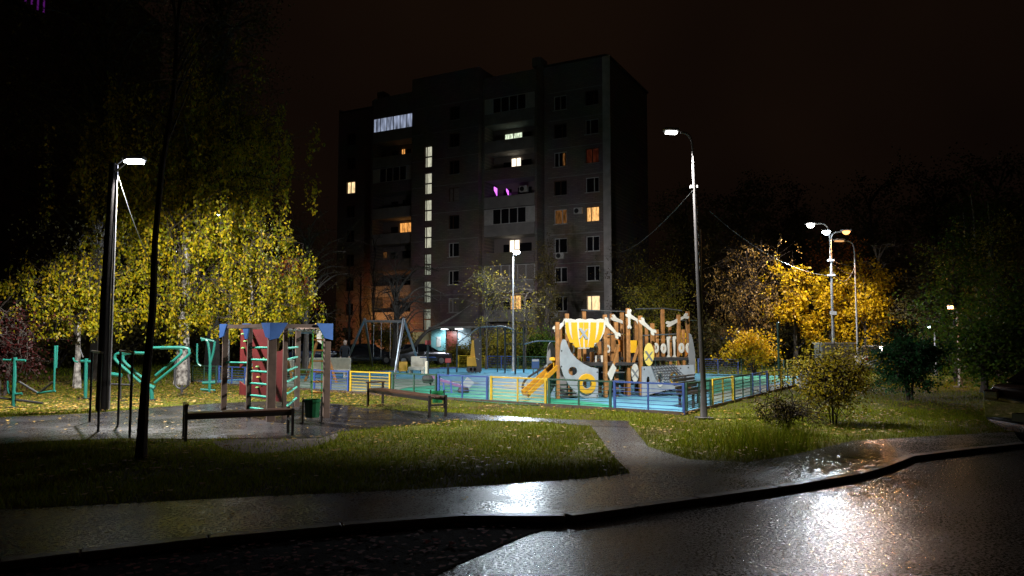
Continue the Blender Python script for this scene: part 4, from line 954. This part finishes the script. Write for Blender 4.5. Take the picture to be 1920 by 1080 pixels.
for dy in (0, .8): MB().tube(smooth_path([P(983, 645, gy + dy), P(1000, 641, gy + dy), P(1016, 639, gy + dy), P(1046, 640, gy + dy)], 4), .032, 8).build('low_ladder_rail', M_STEEL, gt, world=True)
for k in range(6): u = 986 + k * 10; MB().tube([P(u, 643 - .5 * k, gy), P(u, 643 - .5 * k, gy + .8)], .018, 6).build('rung', M_GYM, gt, world=True)
for v in (624, 645): MB().tube([P(947, v, gy), P(982, v, gy + .2)], .022, 6).build('cross_bar', M_GYM, gt, world=True)
gb = thing('bouldering_board', 'narrow black bouldering board with pale holds', 'climbing board', GX(897, 39.0))
pz = [P(u, v, 39.0) for u, v in ((889, 637), (903, 630), (903, 696), (896, 698), (891, 668))]
MB().prism([(p.x, p.z) for p in pz], lambda a, b: (a, 39.0, max(b, .02)), lambda a, b: (a, 39.08, max(b, .02))).build('board', M_EXD, gb, world=True)
for u, v in ((900, 639), (900, 654), (899, 664), (894, 672), (897, 674)): MB().lathe([(0, -.03), (.05, 0), (0, .03)], tuple(P(u, v, 38.96)), 6).build('hold', M_SIDING, gb, world=True)
yt = thing('play_cart', 'small yellow toy cart with pointed fin behind the black board', 'play cart', GX(886, 40.3))
a, b = P(876, 695, 40.3), P(899, 675, 40.3)
MB().box(((a.x + b.x) / 2, 40.3, .62), (b.x - a.x, .8, .5)).build('body', M_PYEL, yt, world=True, bevel=.03)
MB().prism([(-.16, .86), (.10, .86), (.02, 1.75), (-.08, 1.75)], lambda p, q: ((a.x + b.x) / 2 + p, 40.1, q), lambda p, q: ((a.x + b.x) / 2 + p, 40.18, q)).build('roof_fin', M_PYEL, yt, world=True)
for s in (.2, .5, .8):
    MB().tube([(a.x + (b.x - a.x) * s, 39.86, .2), (a.x + (b.x - a.x) * s, 39.95, .2)], .16, 12).build('wheel', M_BLACK, yt, world=True)
bp = thing('blue_sign_board', 'small blue and white rules board behind the ship slide', 'sign', GX(1004, 37.0))
a, b = P(997, 691, 37), P(1011, 673, 37)
MB().box(((a.x + b.x) / 2, 37, (a.z + b.z) / 2), (b.x - a.x, .04, b.z - a.z)).build('plate', mat('sign_blue', (.05, .12, .30), .4), bp, world=True)
MB().box(((a.x + b.x) / 2, 36.97, b.z - .07), (b.x - a.x - .04, .01, .1)).build('heading', M_SIDING, bp, world=True)
for s in (.2, .8): MB().box((a.x + (b.x - a.x) * s, 37.04, a.z / 2), (.05, .04, a.z)).build('post', M_POLED, bp, world=True)
for u, vt, vb, lb in ((802, 643, 700, 'dark exercise post with red cap left of the entrance'), (840, 677, 703, 'short exercise post with red cap in front of the entrance')):
    g = G(u, vb + 3); t = thing('exercise_post', lb, 'exercise post', g); zt = P(u, vt, g.y).z
    MB().tube([(0, 0, 0), (0, 0, zt)], .06, 8).build('post', M_GYM, t); MB().box((0, 0, zt + .02), (.28, .2, .22)).build('cap', mat('cap_red', (.30, .03, .03), .5), t, bevel=.03)
    MB().tube([(-.4, 0, zt * .55), (.4, 0, zt * .55)], .03, 6).build('cross_bar', M_FB, t)

# ------------------------------------------------------------------ boxes, boards on the right
x_ = thing('transformer_kiosk', 'plain grey concrete kiosk behind the yellowing bush', 'kiosk', GX(1570, 30.0))
a, b = P(1541, 705, 30), P(1600, 645, 30)
MB().box((0, .4, b.z / 2), (b.x - a.x, .8, b.z)).build('body', mat('kiosk_grey', (.30, .29, .26), .8, var=.3, scale=2, bump=.2), x_, bevel=.02)
MB().box((0, .4, b.z + .03), (b.x - a.x + .08, .9, .06)).build('cap', M_PALE, x_); MB().box((-.15, -.012, b.z * .45), (.5, .02, b.z * .7)).build('door', M_SGREYD, x_)
nb_ = thing('notice_panel', 'grey leaning notice panel with a yellow mark at the fence end', 'sign', GX(1512, 25.0))
a, b = P(1494, 728, 25), P(1528, 690, 25)
pn = MB().box((0, 0, (max(a.z, .12) + b.z) / 2), (b.x - a.x, .05, b.z - max(a.z, .12)), M=Matrix.Rotation(.12, 3, 'X')).build('panel', mat('panel_zinc', (.36, .38, .42), .5, var=.2), nb_, bevel=.008)
MB().prism([( .09 * math.cos(k * math.pi / 6) * (1 if k % 2 else .45), .5 + .09 * math.sin(k * math.pi / 6) * (1 if k % 2 else .45)) for k in range(12)], lambda p, q: (p, -.045 , q), lambda p, q: (p, -.03, q)).build('yellow_mark', M_PYEL, pn)
MB().box((.06, .05, b.z + .02), (b.x - a.x + .35, .35, .05)).build('top_board', M_BENCHD, nb_)
for s in (-1, 1): MB().box((s * (b.x - a.x) * .4, .1, b.z / 2), (.05, .05, b.z)).build('leg', M_IRON, nb_)
gp = G(1461, 712); t = thing('green_post', 'thin dark green post beside the back right fence', 'post', gp)
MB().tube([(0, 0, 0), (0, 0, P(1461, 606, gp.y).z)], .05, 8).build('pole', M_FG, t); MB().lathe([(.05, 0), (.06, .03), (0, .06)], (0, 0, P(1461, 606, gp.y).z), 8).build('cap', M_STEEL, t)

# ------------------------------------------------------------------ cars
M_TYRE = mat('tyre', (.015, .015, .015), .8); M_RIM = mat('rim', (.4, .4, .42), .3, .8); M_CGLASS = mat('car_glass', (.01, .012, .015), .05, spec=.7)
def car(label, loc, rz, paint, s=1.0):
    t = thing('parked_car', label, 'car', loc, rz, group='cars parked near the playground'); t.scale = (s, s, s)
    prof = [(-2.15, .42), (-2.18, .75), (-2.0, .93), (-1.2, 1.0), (1.15, .98), (1.85, .88), (2.12, .72), (2.15, .40), (1.75, .25), (-1.85, .25)]
    f = lambda y: (lambda a, b: (a, y * (1 if b < .8 else .95), b))
    mb = MB(); mb.sm = True; mb.prism(prof, f(-.86), f(.86)); mb.build('body', paint, t, bevel=.06)
    top = [(-1.85, .96), (-1.25, 1.42), (-.1, 1.47), (.45, 1.42), (1.2, .96)]
    f2 = lambda y: (lambda a, b: (a, y * (.93 if b < 1.1 else .74), b))
    g = MB().prism(top, f2(-.86), f2(.86)).build('glasshouse', M_CGLASS, t, bevel=.03)
    MB().prism([(-1.28, 1.425), (-.1, 1.475), (.47, 1.425), (.4, 1.475), (-.1, 1.51), (-1.15, 1.48)], lambda a, b: (a, -.66, b), lambda a, b: (a, .66, b)).build('roof', paint, t, bevel=.02)
    for x, w in ((-1.5, .16), (-.35, .08), (.85, .12)):
        for s_ in (-1, 1): MB().bar((x, s_ * .80, .97), (x + (.25 if x < -1 else 0 if x < 0 else -.32), s_ * .655, 1.44), w, .03).build('pillar', paint, t)
    for x in (-1.32, 1.35):
        for s_ in (-1, 1):
            w = MB().tube([(x, s_ * .72, .32), (x, s_ * .90, .32)], .32, 18).build('wheel', M_TYRE, t)
            MB().tube([(x, s_ * .895, .32), (x, s_ * .915, .32)], .19, 12).build('rim', M_RIM, w)
    for s_ in (-1, 1):
        MB().box((2.06, s_ * .62, .72), (.14, .36, .13)).build('headlight', mat('lamp_glass', (.10, .10, .11), .12), t, bevel=.03)
        MB().box((-2.13, s_ * .66, .78), (.1, .3, .15)).build('tail_light', mat('tail_red', (.05, .003, .003), .2), t, bevel=.03)
        MB().box((.72, s_ * .98, 1.02), (.14, .2, .13)).build('mirror', paint, t, bevel=.04)
    for x in (2.16, -2.19): MB().box((x, 0, .5), (.02, .5, .11)).build('number_plate', mat('plate_grey', (.14, .14, .13), .5), t)  # plates in one plain grey
PB = mat('paint_black', (.012, .012, .014), .15, coat=1); PG = mat('paint_grey', (.10, .10, .11), .2, .5, coat=1); PW = mat('paint_silver', (.36, .36, .38), .25, .5, coat=1); PR = mat('paint_maroon', (.10, .015, .015), .2, coat=1); PBL = mat('paint_blue', (.02, .03, .10), .2, coat=1)
car('black car parked behind the swing set', GX(690, 55), .2, PB); car('dark grey car parked behind the cream bench', GX(790, 54), .25, PG)
car('dark blue car parked left of the block', GX(600, 56), .1, PBL); car('maroon car parked beyond the right lamp', GX(1368, 56), -.1, PR)
car('silver car parked behind the dark shrub', GX(1668, 40), .3, PW)
cp = G(1893, 838); car('black car standing at the right edge of the road', (cp.x + 2.55, cp.y - .1, -.08), .12, PB, 1.16)
bt = thing('brick_garage', 'orange-brown brick garage beyond the playground', 'garage', GX(1352, 62)); 
MB().box((0, 0, 1.35), (3.4, 3, 2.7)).build('wall', mat('garage_brick', (.30, .12, .06), .8, var=.4, scale=4), bt); MB().box((0, 0, 2.76), (3.8, 3.3, .12)).build('roof', M_ROOF, bt); MB().box((.2, -1.52, 1.05), (2.0, .06, 2.0)).build('garage_door', M_FB, bt)

# ------------------------------------------------------------------ person by the swing
def person(label, loc, rz, h):
    t = thing('person', label, 'person', loc, rz)
    J = {'pel': (0, 0, .93), 'wa': (0, 0, 1.08), 'ch': (0, -.01, 1.32), 'nk': (0, 0, 1.47), 'sL': (-.17, 0, 1.40), 'sR': (.17, 0, 1.40), 'eL': (-.23, .02, 1.12), 'eR': (.23, .02, 1.12), 'wL': (-.22, -.1, .90), 'wR': (.21, -.12, .92),
         'hL': (-.10, 0, .90), 'hR': (.10, 0, .90), 'kL': (-.11, -.03, .50), 'kR': (.12, .0, .50), 'aL': (-.12, .0, .09), 'aR': (.14, .03, .09), 'tL': (-.13, -.15, .04), 'tR': (.17, -.12, .04)}
    E = [('pel', 'wa'), ('wa', 'ch'), ('ch', 'nk'), ('ch', 'sL'), ('ch', 'sR'), ('sL', 'eL'), ('sR', 'eR'), ('eL', 'wL'), ('eR', 'wR'), ('pel', 'hL'), ('pel', 'hR'), ('hL', 'kL'), ('hR', 'kR'), ('kL', 'aL'), ('kR', 'aR'), ('aL', 'tL'), ('aR', 'tR')]
    rad = dict(pel=.15, wa=.14, ch=.17, nk=.06, sL=.08, sR=.08, eL=.058, eR=.058, wL=.045, wR=.045, hL=.10, hR=.10, kL=.07, kR=.07, aL=.05, aR=.05, tL=.04, tR=.04)
    ks = list(J); me = bpy.data.meshes.new('body'); me.from_pydata([J[k] for k in ks], [(ks.index(a), ks.index(b)) for a, b in E], [])
    o = bpy.data.objects.new('body', me); COL.objects.link(o); o.parent = t
    md = o.modifiers.new('skin', 'SKIN'); sv = me.skin_vertices[0].data
    for i, k in enumerate(ks): sv[i].radius = (rad[k], rad[k] * .8); sv[i].use_root = (k == 'pel')
    o.modifiers.new('sub', 'SUBSURF').levels = 2; o.modifiers['sub'].render_levels = 2
    me.materials.append(mat('dark_coat', (.012, .013, .02), .7))
    skin = mat('skin', (.55, .36, .27), .55)
    hd = MB(); hd.sm = True
    hd.lathe([(0, -.13), (.05, -.125), (.072, -.07), (.082, 0), (.08, .06), (.055, .11), (0, .13)], (0, -.01, 1.62), 14); ho = hd.build('head', skin, t)
    MB().box((0, -.10, 1.60), (.025, .04, .045)).build('nose', skin, ho, bevel=.008)
    hr = MB(); hr.sm = True; hr.lathe([(.088, -.02), (.092, .05), (.065, .115), (0, .14)], (0, .012, 1.63), 14); hr.build('hair', mat('hair_dark', (.02, .014, .01), .7), ho)
    for s, w in ((-1, 'wL'), (1, 'wR')):
        p = Vector(J[w]); hm = MB(); hm.sm = True
        hm.tube([p, p + Vector((0, -.02, -.09))], [.035, .04], 8)
        for k in range(4): hm.tube([p + Vector(((k - 1.5) * .018, -.025, -.08)), p + Vector(((k - 1.5) * .02, -.05, -.14 - .01 * (k in (1, 2)))), p + Vector(((k - 1.5) * .02, -.07, -.165))], .009, 6)
        hm.tube([p + Vector((-s * .03, -.02, -.03)), p + Vector((-s * .05, -.05, -.075))], .010, 6); hm.build('hand', skin, t)
    t.scale = (h / 1.76,) * 3
person('person in dark clothes standing behind the silver swing', G(646, 702), .3, 1.78)
# ------------------------------------------------------------------ trees and shrubs
M_BARK = mat('bark_dark', (.05, .04, .032), .9, var=.4, scale=9, bump=.5); M_BARKB = mat('bark_black', (.018, .012, .009), .9, var=.4, spec=.1); M_BIRCH = mat('birch_bark', (.42, .40, .36), .8, col2=(.06, .05, .045), scale=7, bump=.3); M_TWIG = mat('twig_grey', (.16, .13, .11), .85, var=.3)
L_BIRCH = leafmat('birch_leaf', [(.09, .12, .006), (.26, .26, .006), (.42, .35, .008), (.50, .32, .010), (.16, .20, .008)], .45, .35)
L_MAPLE = leafmat('maple_leaf', [(.45, .24, .006), (.66, .40, .008), (.76, .50, .012), (.50, .28, .008), (.28, .20, .012)], .45, .35)
L_ORNG = leafmat('orange_leaf', [(.40, .10, .012), (.50, .17, .012), (.32, .07, .012)], .5, .3)
L_BROWN = leafmat('brown_leaf', [(.12, .06, .012), (.20, .11, .014), (.09, .05, .015)], .6, .3)
L_RED = leafmat('red_leaf', [(.03, .005, .005), (.06, .009, .008), (.02, .004, .004)], .5, .3)
L_GREEN = leafmat('green_leaf', [(.035, .08, .010), (.06, .12, .014), (.10, .14, .014), (.025, .06, .01)], .6, .3, .06)
L_DKGRN = leafmat('dark_green_leaf', [(.012, .055, .020), (.02, .09, .03), (.03, .07, .02)], .6, .2, .08)
L_YGRN = leafmat('yellowgreen_leaf', [(.14, .15, .015), (.24, .20, .015), (.30, .22, .02), (.10, .12, .012)], .5, .3)
L_YEL = leafmat('bush_leaf', [(.18, .15, .008), (.26, .19, .008), (.12, .12, .01), (.30, .20, .01)], .6, .35, .1)
L_DIM = leafmat('dull_leaf', [(.07, .055, .015), (.10, .075, .015), (.05, .05, .012)], .6, .3)
def leafquads(name, C, s0, s1, m, parent, hang=False, asp=.62):
    n = len(C); s = RNG.uniform(s0, s1, n)[:, None]
    a = RNG.normal(0, 1, (n, 3)); 
    if hang: a[:, 2] = -np.abs(a[:, 2]) - .8
    a /= np.linalg.norm(a, axis=1)[:, None]
    b = np.cross(a, RNG.normal(0, 1, (n, 3))); b /= np.linalg.norm(b, axis=1)[:, None]
    q = np.stack([C, C + a * s * .45 + b * s * asp * .5, C + a * s, C + a * s * .45 - b * s * asp * .5], 1)
    return rawmesh(name, q, np.arange(n * 4).reshape(n, 4), m, parent)
def tree(label, base, H, crown, K=24, sub=6, nl=40, spread=.45, ls=(.06, .11), leafm=None, bark=None, tr=.14, weep=0.0, lean=(0, 0), name='tree', cat='tree', fork=.3, group=None, twig=.02, multi=0, upb=.5, wmin=1.7):
    """trunk, limbs that reach into the crown ellipsoid, leaves along the outer twigs"""
    bark = bark or M_BARK; base = Vector(base); t = thing(name, label, cat, base, group=group)
    cx, cy, cz, rx, ry, rz = crown; rnd = random.Random(hash(label) % 9973 if False else sum(map(ord, label)))
    tm = MB(); pts = []
    topz = min(H * .92, cz + rz * .6)
    if not multi:
        for k in range(9):
            s = k / 8; pts.append(Vector((lean[0] * s ** 1.3 + rnd.uniform(-1, 1) * .06 * s * 2, lean[1] * s + rnd.uniform(-1, 1) * .06 * s * 2, topz * s)))
        tm.tube(pts, [tr * (1.25 - .25 * min(1, k * 3 / 8)) * (1 - .86 * k / 8) + .012 for k in range(9)], 8); tm.v[:8] = [(x * 1.2, y * 1.2, z) for x, y, z in tm.v[:8]]
    else:
        stems = []
        for k in range(multi):
            a = 2 * math.pi * k / multi + rnd.random(); e = Vector((math.cos(a) * rx * .55, math.sin(a) * ry * .55, cz + rz * .3)); st = [Vector((math.cos(a) * .06, math.sin(a) * .06, 0)), Vector((e.x * .25, e.y * .25, e.z * .4)), Vector((e.x * .65, e.y * .65, e.z * .75)), e]
            st = smooth_path(st, 3); stems.append(st); tm.tube(st, [tr * (1 - .8 * i / (len(st) - 1)) for i in range(len(st))], 6)
    tm.build('trunk', bark, t)
    bm_ = MB(); tips = []
    for k in range(K):
        while True:
            q = Vector((rnd.uniform(-1, 1), rnd.uniform(-1, 1), rnd.uniform(-1, 1)))
            if .12 < q.length < 1: break
        q = q * (.55 + .45 * rnd.random()) if q.length < .7 else q
        tgt = Vector((cx + q.x * rx, cy + q.y * ry, cz + q.z * rz))
        if multi:
            st = rnd.choice(stems); o = st[rnd.randint(len(st) // 3, len(st) - 1)]
        else:
            s = max(fork, min(.97, (tgt.z - .25 * (tgt - pts[-1]).length - rnd.random() * H * .12) / topz)); o = pts[0].lerp(pts[-1], 0)
            i = min(7, int(s * 8)); o = pts[i].lerp(pts[i + 1], s * 8 - i)
        mid = o.lerp(tgt, .5) + Vector((rnd.uniform(-.2, .2), rnd.uniform(-.2, .2), upb * (tgt - o).length * .35 + (.2 if weep else 0)))
        pa_ = smooth_path([o, mid, tgt], 4); r0 = max(twig, tr * .32 * min(1, (tgt - o).length / 3)); bm_.tube(pa_, [r0 * (1 - .82 * i / (len(pa_) - 1)) + .004 for i in range(len(pa_))], 5, cap=False)
        for j in range(sub):
            o2 = pa_[rnd.randint(len(pa_) // 2, len(pa_) - 1)]; e = o2 + Vector((rnd.gauss(0, 1), rnd.gauss(0, 1), rnd.gauss(.1, .7))) * spread * 1.5
            if e.z < .12 and not weep: e.z = .12 + rnd.random() * .2
            if weep:
                w = weep * rnd.uniform(.3, 1.0); w = min(w, max(.1, e.z - wmin - rnd.random() ** 2 * 2.2)); e2 = e + Vector((rnd.uniform(-.15, .15), rnd.uniform(-.15, .15), -w)); e2.z = max(e2.z, .6); bm_.tube([o2, e + Vector((0, 0, .1)), e.lerp(e2, .5), e2], [.012, .009, .006, .004], 3, cap=False); tips.append((e, e2))
            else:
                bm_.tube([o2, o2.lerp(e, .5) + Vector((0, 0, .06)), e], [max(.008, twig * .5), .006, .004], 3, cap=False); tips.append((o2.lerp(e, .35), e))
    bm_.build('branches', bark if bark is not M_BIRCH else M_BARK, t, fixn=False)
    if nl and leafm:
        A = np.array([a for a, b in tips]); B = np.array([b for a, b in tips]); i = RNG.integers(0, len(A), len(A) * nl); s = RNG.random(len(i))[:, None]
        sp = spread * (.42 if not weep else .16)
        C = A[i] * (1 - s) + B[i] * s + RNG.normal(0, 1, (len(i), 3)) * sp
        C[:, 2] = np.maximum(C[:, 2], .06)
        leafquads('crown', C, ls[0], ls[1], leafm, t, hang=weep > 0)
    return t
# weeping birch behind the exercise machines, lit from the lamp beside it
tree('big weeping birch with yellow-green leaves lit by the concrete lamp post', GX(345, 29.5), 16, (.3, 0, 8.0, 4.0, 3.2, 6.2), K=85, sub=9, nl=60, spread=.6, ls=(.07, .17), leafm=L_BIRCH, bark=M_BIRCH, tr=.22, weep=2.6, name='birch_tree', cat='birch', fork=.22)
tree('low drooping birch with yellow leaves left of the concrete lamp post', GX(150, 27.5), 7, (-.2, 0, 3.6, 1.9, 1.6, 1.7), K=26, sub=8, nl=36, spread=.5, ls=(.08, .15), leafm=L_BIRCH, bark=M_BIRCH, tr=.10, weep=1.6, name='birch_tree', cat='birch', fork=.3)
tree('young birch drooping right beside the climbing frame', GX(470, 28.5), 8, (.1, 0, 3.7, 1.7, 1.5, 1.6), K=26, sub=8, nl=36, spread=.5, ls=(.08, .15), leafm=L_BIRCH, bark=M_BIRCH, tr=.10, weep=1.5, name='birch_tree', cat='birch', fork=.3)
tree('tall dark tree towering over the birch at the upper left', GX(180, 33), 20, (0, 0, 12.5, 4.6, 4, 7), K=60, sub=6, nl=40, spread=.9, ls=(.10, .18), leafm=L_DIM, tr=.3, fork=.3)
tree('tall dark tree behind the birch against the sky', GX(400, 40), 24, (0, 0, 15, 4.2, 4, 8), K=60, sub=6, nl=40, spread=.9, ls=(.10, .18), leafm=L_DIM, tr=.3, fork=.3)
tree('orange-red leaved small tree at the right side of the birch', GX(541, 33), 5.2, (0, 0, 4.2, .9, .8, .9), K=22, sub=5, nl=30, spread=.3, ls=(.08, .14), leafm=L_ORNG, tr=.07, fork=.4)
tree('red leaved shrub at the left edge behind the striding machine', GX(12, 23.5), 3.2, (0, 0, 1.7, 1.2, 1, 1.3), K=26, sub=5, nl=20, spread=.35, ls=(.06, .11), leafm=L_RED, tr=.05, name='shrub', cat='shrub', multi=5)
tree('dim twiggy tree between the birch and the block', GX(575, 46), 12, (0, 0, 6.5, 3.2, 2.5, 4), K=40, sub=6, nl=8, spread=.7, ls=(.08, .14), leafm=L_DIM, tr=.16, bark=M_TWIG)
# thin leaning tree in the foreground
fb = G(264, 862)
tree('thin leaning dark tree in the foreground lawn', fb, 9.5, (.55, .2, 8.0, 1.3, 1.2, 2.4), K=26, sub=4, nl=5, spread=.4, ls=(.05, .08), leafm=L_DIM, tr=.05, lean=(.38, .1), fork=.38, twig=.012, upb=.9)
# trees in front of the block
t = tree('bare tree with a long low arching branch before the entrance', GX(742, 49), 9, (.4, 0, 4.6, 3.2, 2.2, 3.2), K=46, sub=9, nl=0, spread=.7, tr=.24, fork=.2, twig=.03, upb=.8)
pts = smooth_path([GX(742, 49) + Vector((0, 0, 1.0)), P(770, 655, 48), P(800, 622, 47.5), P(840, 600, 47.5), P(868, 582, 47.5), P(888, 566, 47.5)], 5)
MB().tube(pts, [.17 * (1 - .85 * i / (len(pts) - 1)) for i in range(len(pts))], 7).build('low_branch', M_BARK, t, world=True)
pts = smooth_path([P(800, 622, 47.5), P(830, 615, 47), P(862, 622, 47), P(882, 634, 47)], 5); MB().tube(pts, [.06 * (1 - .8 * i / (len(pts) - 1)) for i in range(len(pts))], 5).build('low_branch', M_BARK, t, world=True)
for u, d, h, lb in ((655, 58, 10, 'slim bare tree against the orange-lit end wall'), (700, 60, 12, 'taller slim bare tree right of the orange-lit end wall'), (676, 63, 9, 'thin bare sapling between the two slim bare trees')):
    tree(lb, GX(u, d), h, (0, 0, h * .62, 1.6, 1.4, h * .34), K=24, sub=6, nl=0, spread=.5, tr=.11, fork=.25, twig=.02, upb=.9)
tree('dark bushy shrub below the orange-lit wall', GX(728, 60), 3.6, (0, 0, 1.8, 2.4, 1.4, 1.6), K=30, sub=6, nl=26, spread=.5, ls=(.1, .18), leafm=L_YGRN, tr=.06, name='shrub', cat='shrub', multi=5)
tree('young sparse tree with few yellow leaves beside the playground lamp', GX(912, 45), 6.6, (.2, 0, 4.2, 1.7, 1.3, 2.3), K=30, sub=6, nl=6, spread=.4, ls=(.07, .12), leafm=L_YGRN, bark=M_BARK, tr=.05, fork=.2, upb=.9)
tree('second young sparse tree right of the playground lamp', GX(985, 46), 5.4, (.1, 0, 3.2, 1.4, 1.1, 2.0), K=24, sub=6, nl=5, spread=.4, ls=(.07, .12), leafm=L_YGRN, bark=M_BARK, tr=.045, fork=.2, upb=.9)
for k, (u, d, w, h, lb) in enumerate(((925, 52, 1.6, 1.9, 'yellow-green shrub behind the workout frame'), (975, 51, 1.7, 2.3, 'taller yellow-green shrub behind the playground lamp'), (1020, 50, 1.6, 2.1, 'green shrub behind the ship slide'), (1048, 52, 1.4, 1.8, 'low green shrub behind the ship bow'), (870, 55, 1.3, 1.0, 'low trimmed shrub by the entrance'))):
    tree(lb, GX(u, d), h, (0, 0, h * .55, w, 1.1, h * .5), K=36, sub=6, nl=24, spread=.36, ls=(.10, .17), leafm=(L_YGRN, L_GREEN)[k in (2, 3)], tr=.05, name='shrub', cat='shrub', multi=6)
tree('ivy-covered trunk before the block right of the lamp', GX(1025, 54), 11, (0, 0, 5.0, .7, .6, 4.6), K=40, sub=6, nl=14, spread=.35, ls=(.1, .16), leafm=L_DIM, tr=.32, fork=.1)
# right of the block
tree('green tree behind the ship masts right of the block', GX(1235, 52), 8, (0, 0, 4.6, 2.2, 1.8, 2.8), K=46, sub=6, nl=26, spread=.55, ls=(.10, .17), leafm=L_YGRN, tr=.14)
tree('taller dull tree at the corner of the block', GX(1190, 60), 10, (0, 0, 6, 2.4, 2, 3.8), K=40, sub=6, nl=16, spread=.6, ls=(.10, .17), leafm=L_DIM, tr=.16)
tree('brownish twiggy tree left of the golden maples', GX(1405, 42), 8.5, (0, 0, 4.9, 2.1, 1.6, 3.0), K=44, sub=8, nl=10, spread=.6, ls=(.09, .15), leafm=L_BROWN, bark=M_BARKB, tr=.13, upb=.2, weep=1.2)
tree('golden maple between the twiggy tree and the twin lamp', GX(1490, 44), 7.5, (0, 0, 4.0, 2.1, 1.8, 2.6), K=26, sub=5, nl=34, spread=.36, ls=(.13, .22), leafm=L_MAPLE, tr=.13, fork=.2, name='maple_tree', cat='maple')
tree('golden maple right behind the twin lamp post', GX(1556, 45), 6.8, (0, 0, 3.6, 2.0, 1.8, 2.5), K=26, sub=5, nl=34, spread=.36, ls=(.13, .22), leafm=L_MAPLE, tr=.12, fork=.2, name='maple_tree', cat='maple')
tree('golden maple right of the thinner lamp post', GX(1622, 43), 6.6, (0, 0, 4.0, 1.9, 1.6, 2.2), K=26, sub=5, nl=34, spread=.36, ls=(.13, .22), leafm=L_MAPLE, tr=.12, fork=.2, name='maple_tree', cat='maple')
tree('orange tree top above the golden maples', GX(1575, 50), 9.5, (0, 0, 6.4, 2.2, 2, 2.4), K=36, sub=5, nl=12, spread=.5, ls=(.12, .2), leafm=L_ORNG, tr=.13, fork=.3)
t = tree('broken grey tree with crooked bare limbs right of the maples', GX(1650, 44), 8.5, (.3, 0, 5.6, 1.5, 1.2, 2.4), K=18, sub=4, nl=0, spread=.5, bark=M_TWIG, tr=.16, upb=1.2, twig=.05)
tree('low bright orange-yellow bush behind the back fence', GX(1412, 37.5), 1.9, (0, 0, 1.15, 1.35, .8, .75), K=30, sub=5, nl=22, spread=.28, ls=(.10, .18), leafm=L_MAPLE, tr=.035, name='bush', cat='bush', multi=6)
tree('yellowing twiggy bush near the pavement bend', G(1563, 796), 2.1, (0, 0, .85, .8, .75, .8), K=46, sub=6, nl=20, spread=.22, ls=(.04, .075), leafm=L_YEL, bark=M_BARKB, tr=.012, name='bush', cat='bush', multi=9, twig=.01)
tree('tangled weeds beside the yellowing bush', G(1475, 815), .9, (0, 0, .42, .55, .5, .36), K=30, sub=5, nl=10, spread=.16, ls=(.03, .06), leafm=L_DIM, bark=M_BARKB, tr=.012, name='weed_clump', cat='weeds', multi=9, twig=.006)
tree('dark green dense shrub right of the kiosk', GX(1700, 22), 1.9, (0, 0, .98, .95, .8, .85), K=46, sub=6, nl=34, spread=.2, ls=(.06, .10), leafm=L_DKGRN, tr=.03, name='shrub', cat='shrub', multi=7)
for u, d, h, rx, lm, lb in ((1790, 31, 6.5, 2.0, L_GREEN, 'green tree at the right with pale lit leaves'), (1870, 34, 8, 2.2, L_YGRN, 'yellowish tree near the right edge'), (1905, 26, 4.2, 1.5, L_GREEN, 'low leafy tree at the right edge above the car'), (1740, 40, 7, 2.0, L_DIM, 'dull tree between the lamps in the wood'), (1840, 25, 2.6, 1.1, L_GREEN, 'leafy shrub before the right wood')):
    tree(lb, GX(u, d), h, (0, 0, h * .58, rx, rx * .9, h * .42), K=36, sub=6, nl=18, spread=.45, ls=(.10, .17), leafm=lm, tr=.10)
for u, d, lb in ((1832, 46, 'pale birch trunk lit green in the right wood'), (1862, 48, 'second pale birch trunk right of the first in the wood'), (1815, 52, 'thin pale birch trunk left of the two in the wood')):
    tree(lb, GX(u, d), 12, (0, 0, 9, 2, 1.8, 3), K=18, sub=5, nl=12, spread=.6, ls=(.1, .17), leafm=L_GREEN, bark=M_BIRCH, tr=.14, fork=.5, name='birch_tree', cat='birch')
g = GX(1846, 44); t = thing('path_lamp', 'low ground lamp at the foot of the pale birch trunks', 'lamp', g)
MB().tube([(0, 0, 0), (0, 0, .8)], .04, 8).build('post', M_POLED, t); MB().box((0, 0, .85), (.2, .2, .12)).build('housing', M_BLACK, t); lamp_light('lamp_light', t, (0, .15, .95), 220, (.8, 1, .35), .1, 160, .5, target=(0, 4, 3.5))
for u, d, h, lb in ((1290, 75, 19, 'tall black tree right of the apartment block'), (1395, 70, 17, 'tall black tree behind the twiggy tree'), (1500, 78, 20, 'tallest black tree behind the golden maples'), (1640, 68, 18, 'tall black tree behind the lamp posts'), (1760, 66, 18, 'tall black tree behind the right wood'), (1880, 60, 17, 'tall black tree at the far right')):
    tree(lb, GX(u, d), h, (0, 0, h * .58, 4.6, 4, h * .42), K=40, sub=6, nl=34, spread=1.0, ls=(.18, .32), leafm=L_DIM, tr=.28)
for k, (u, d, w) in enumerate(((20, 40, 5), (110, 46, 5), (230, 48, 5), (330, 52, 5), (480, 56, 4), (560, 62, 4))):
    tree('dark hedge mass behind the exercise area, %s from the left' % ORD[k], GX(u, d), 4, (0, 0, 2.0, w, 2, 2.0), K=40, sub=5, nl=22, spread=.7, ls=(.16, .28), leafm=L_DIM, tr=.07, name='hedge', cat='hedge', multi=6)
for k, (u, d, w) in enumerate(((1330, 50, 2.5), (1480, 52, 4), (1590, 50, 4), (1700, 48, 4), (1790, 44, 4), (1890, 40, 4))):
    tree('dark hedge mass behind the right lawn, %s from the block' % ORD[k], GX(u, d), 3, (0, 0, 1.5, w, 1.6, 1.5), K=36, sub=5, nl=20, spread=.6, ls=(.14, .24), leafm=L_DIM, tr=.06, name='hedge', cat='hedge', multi=6)
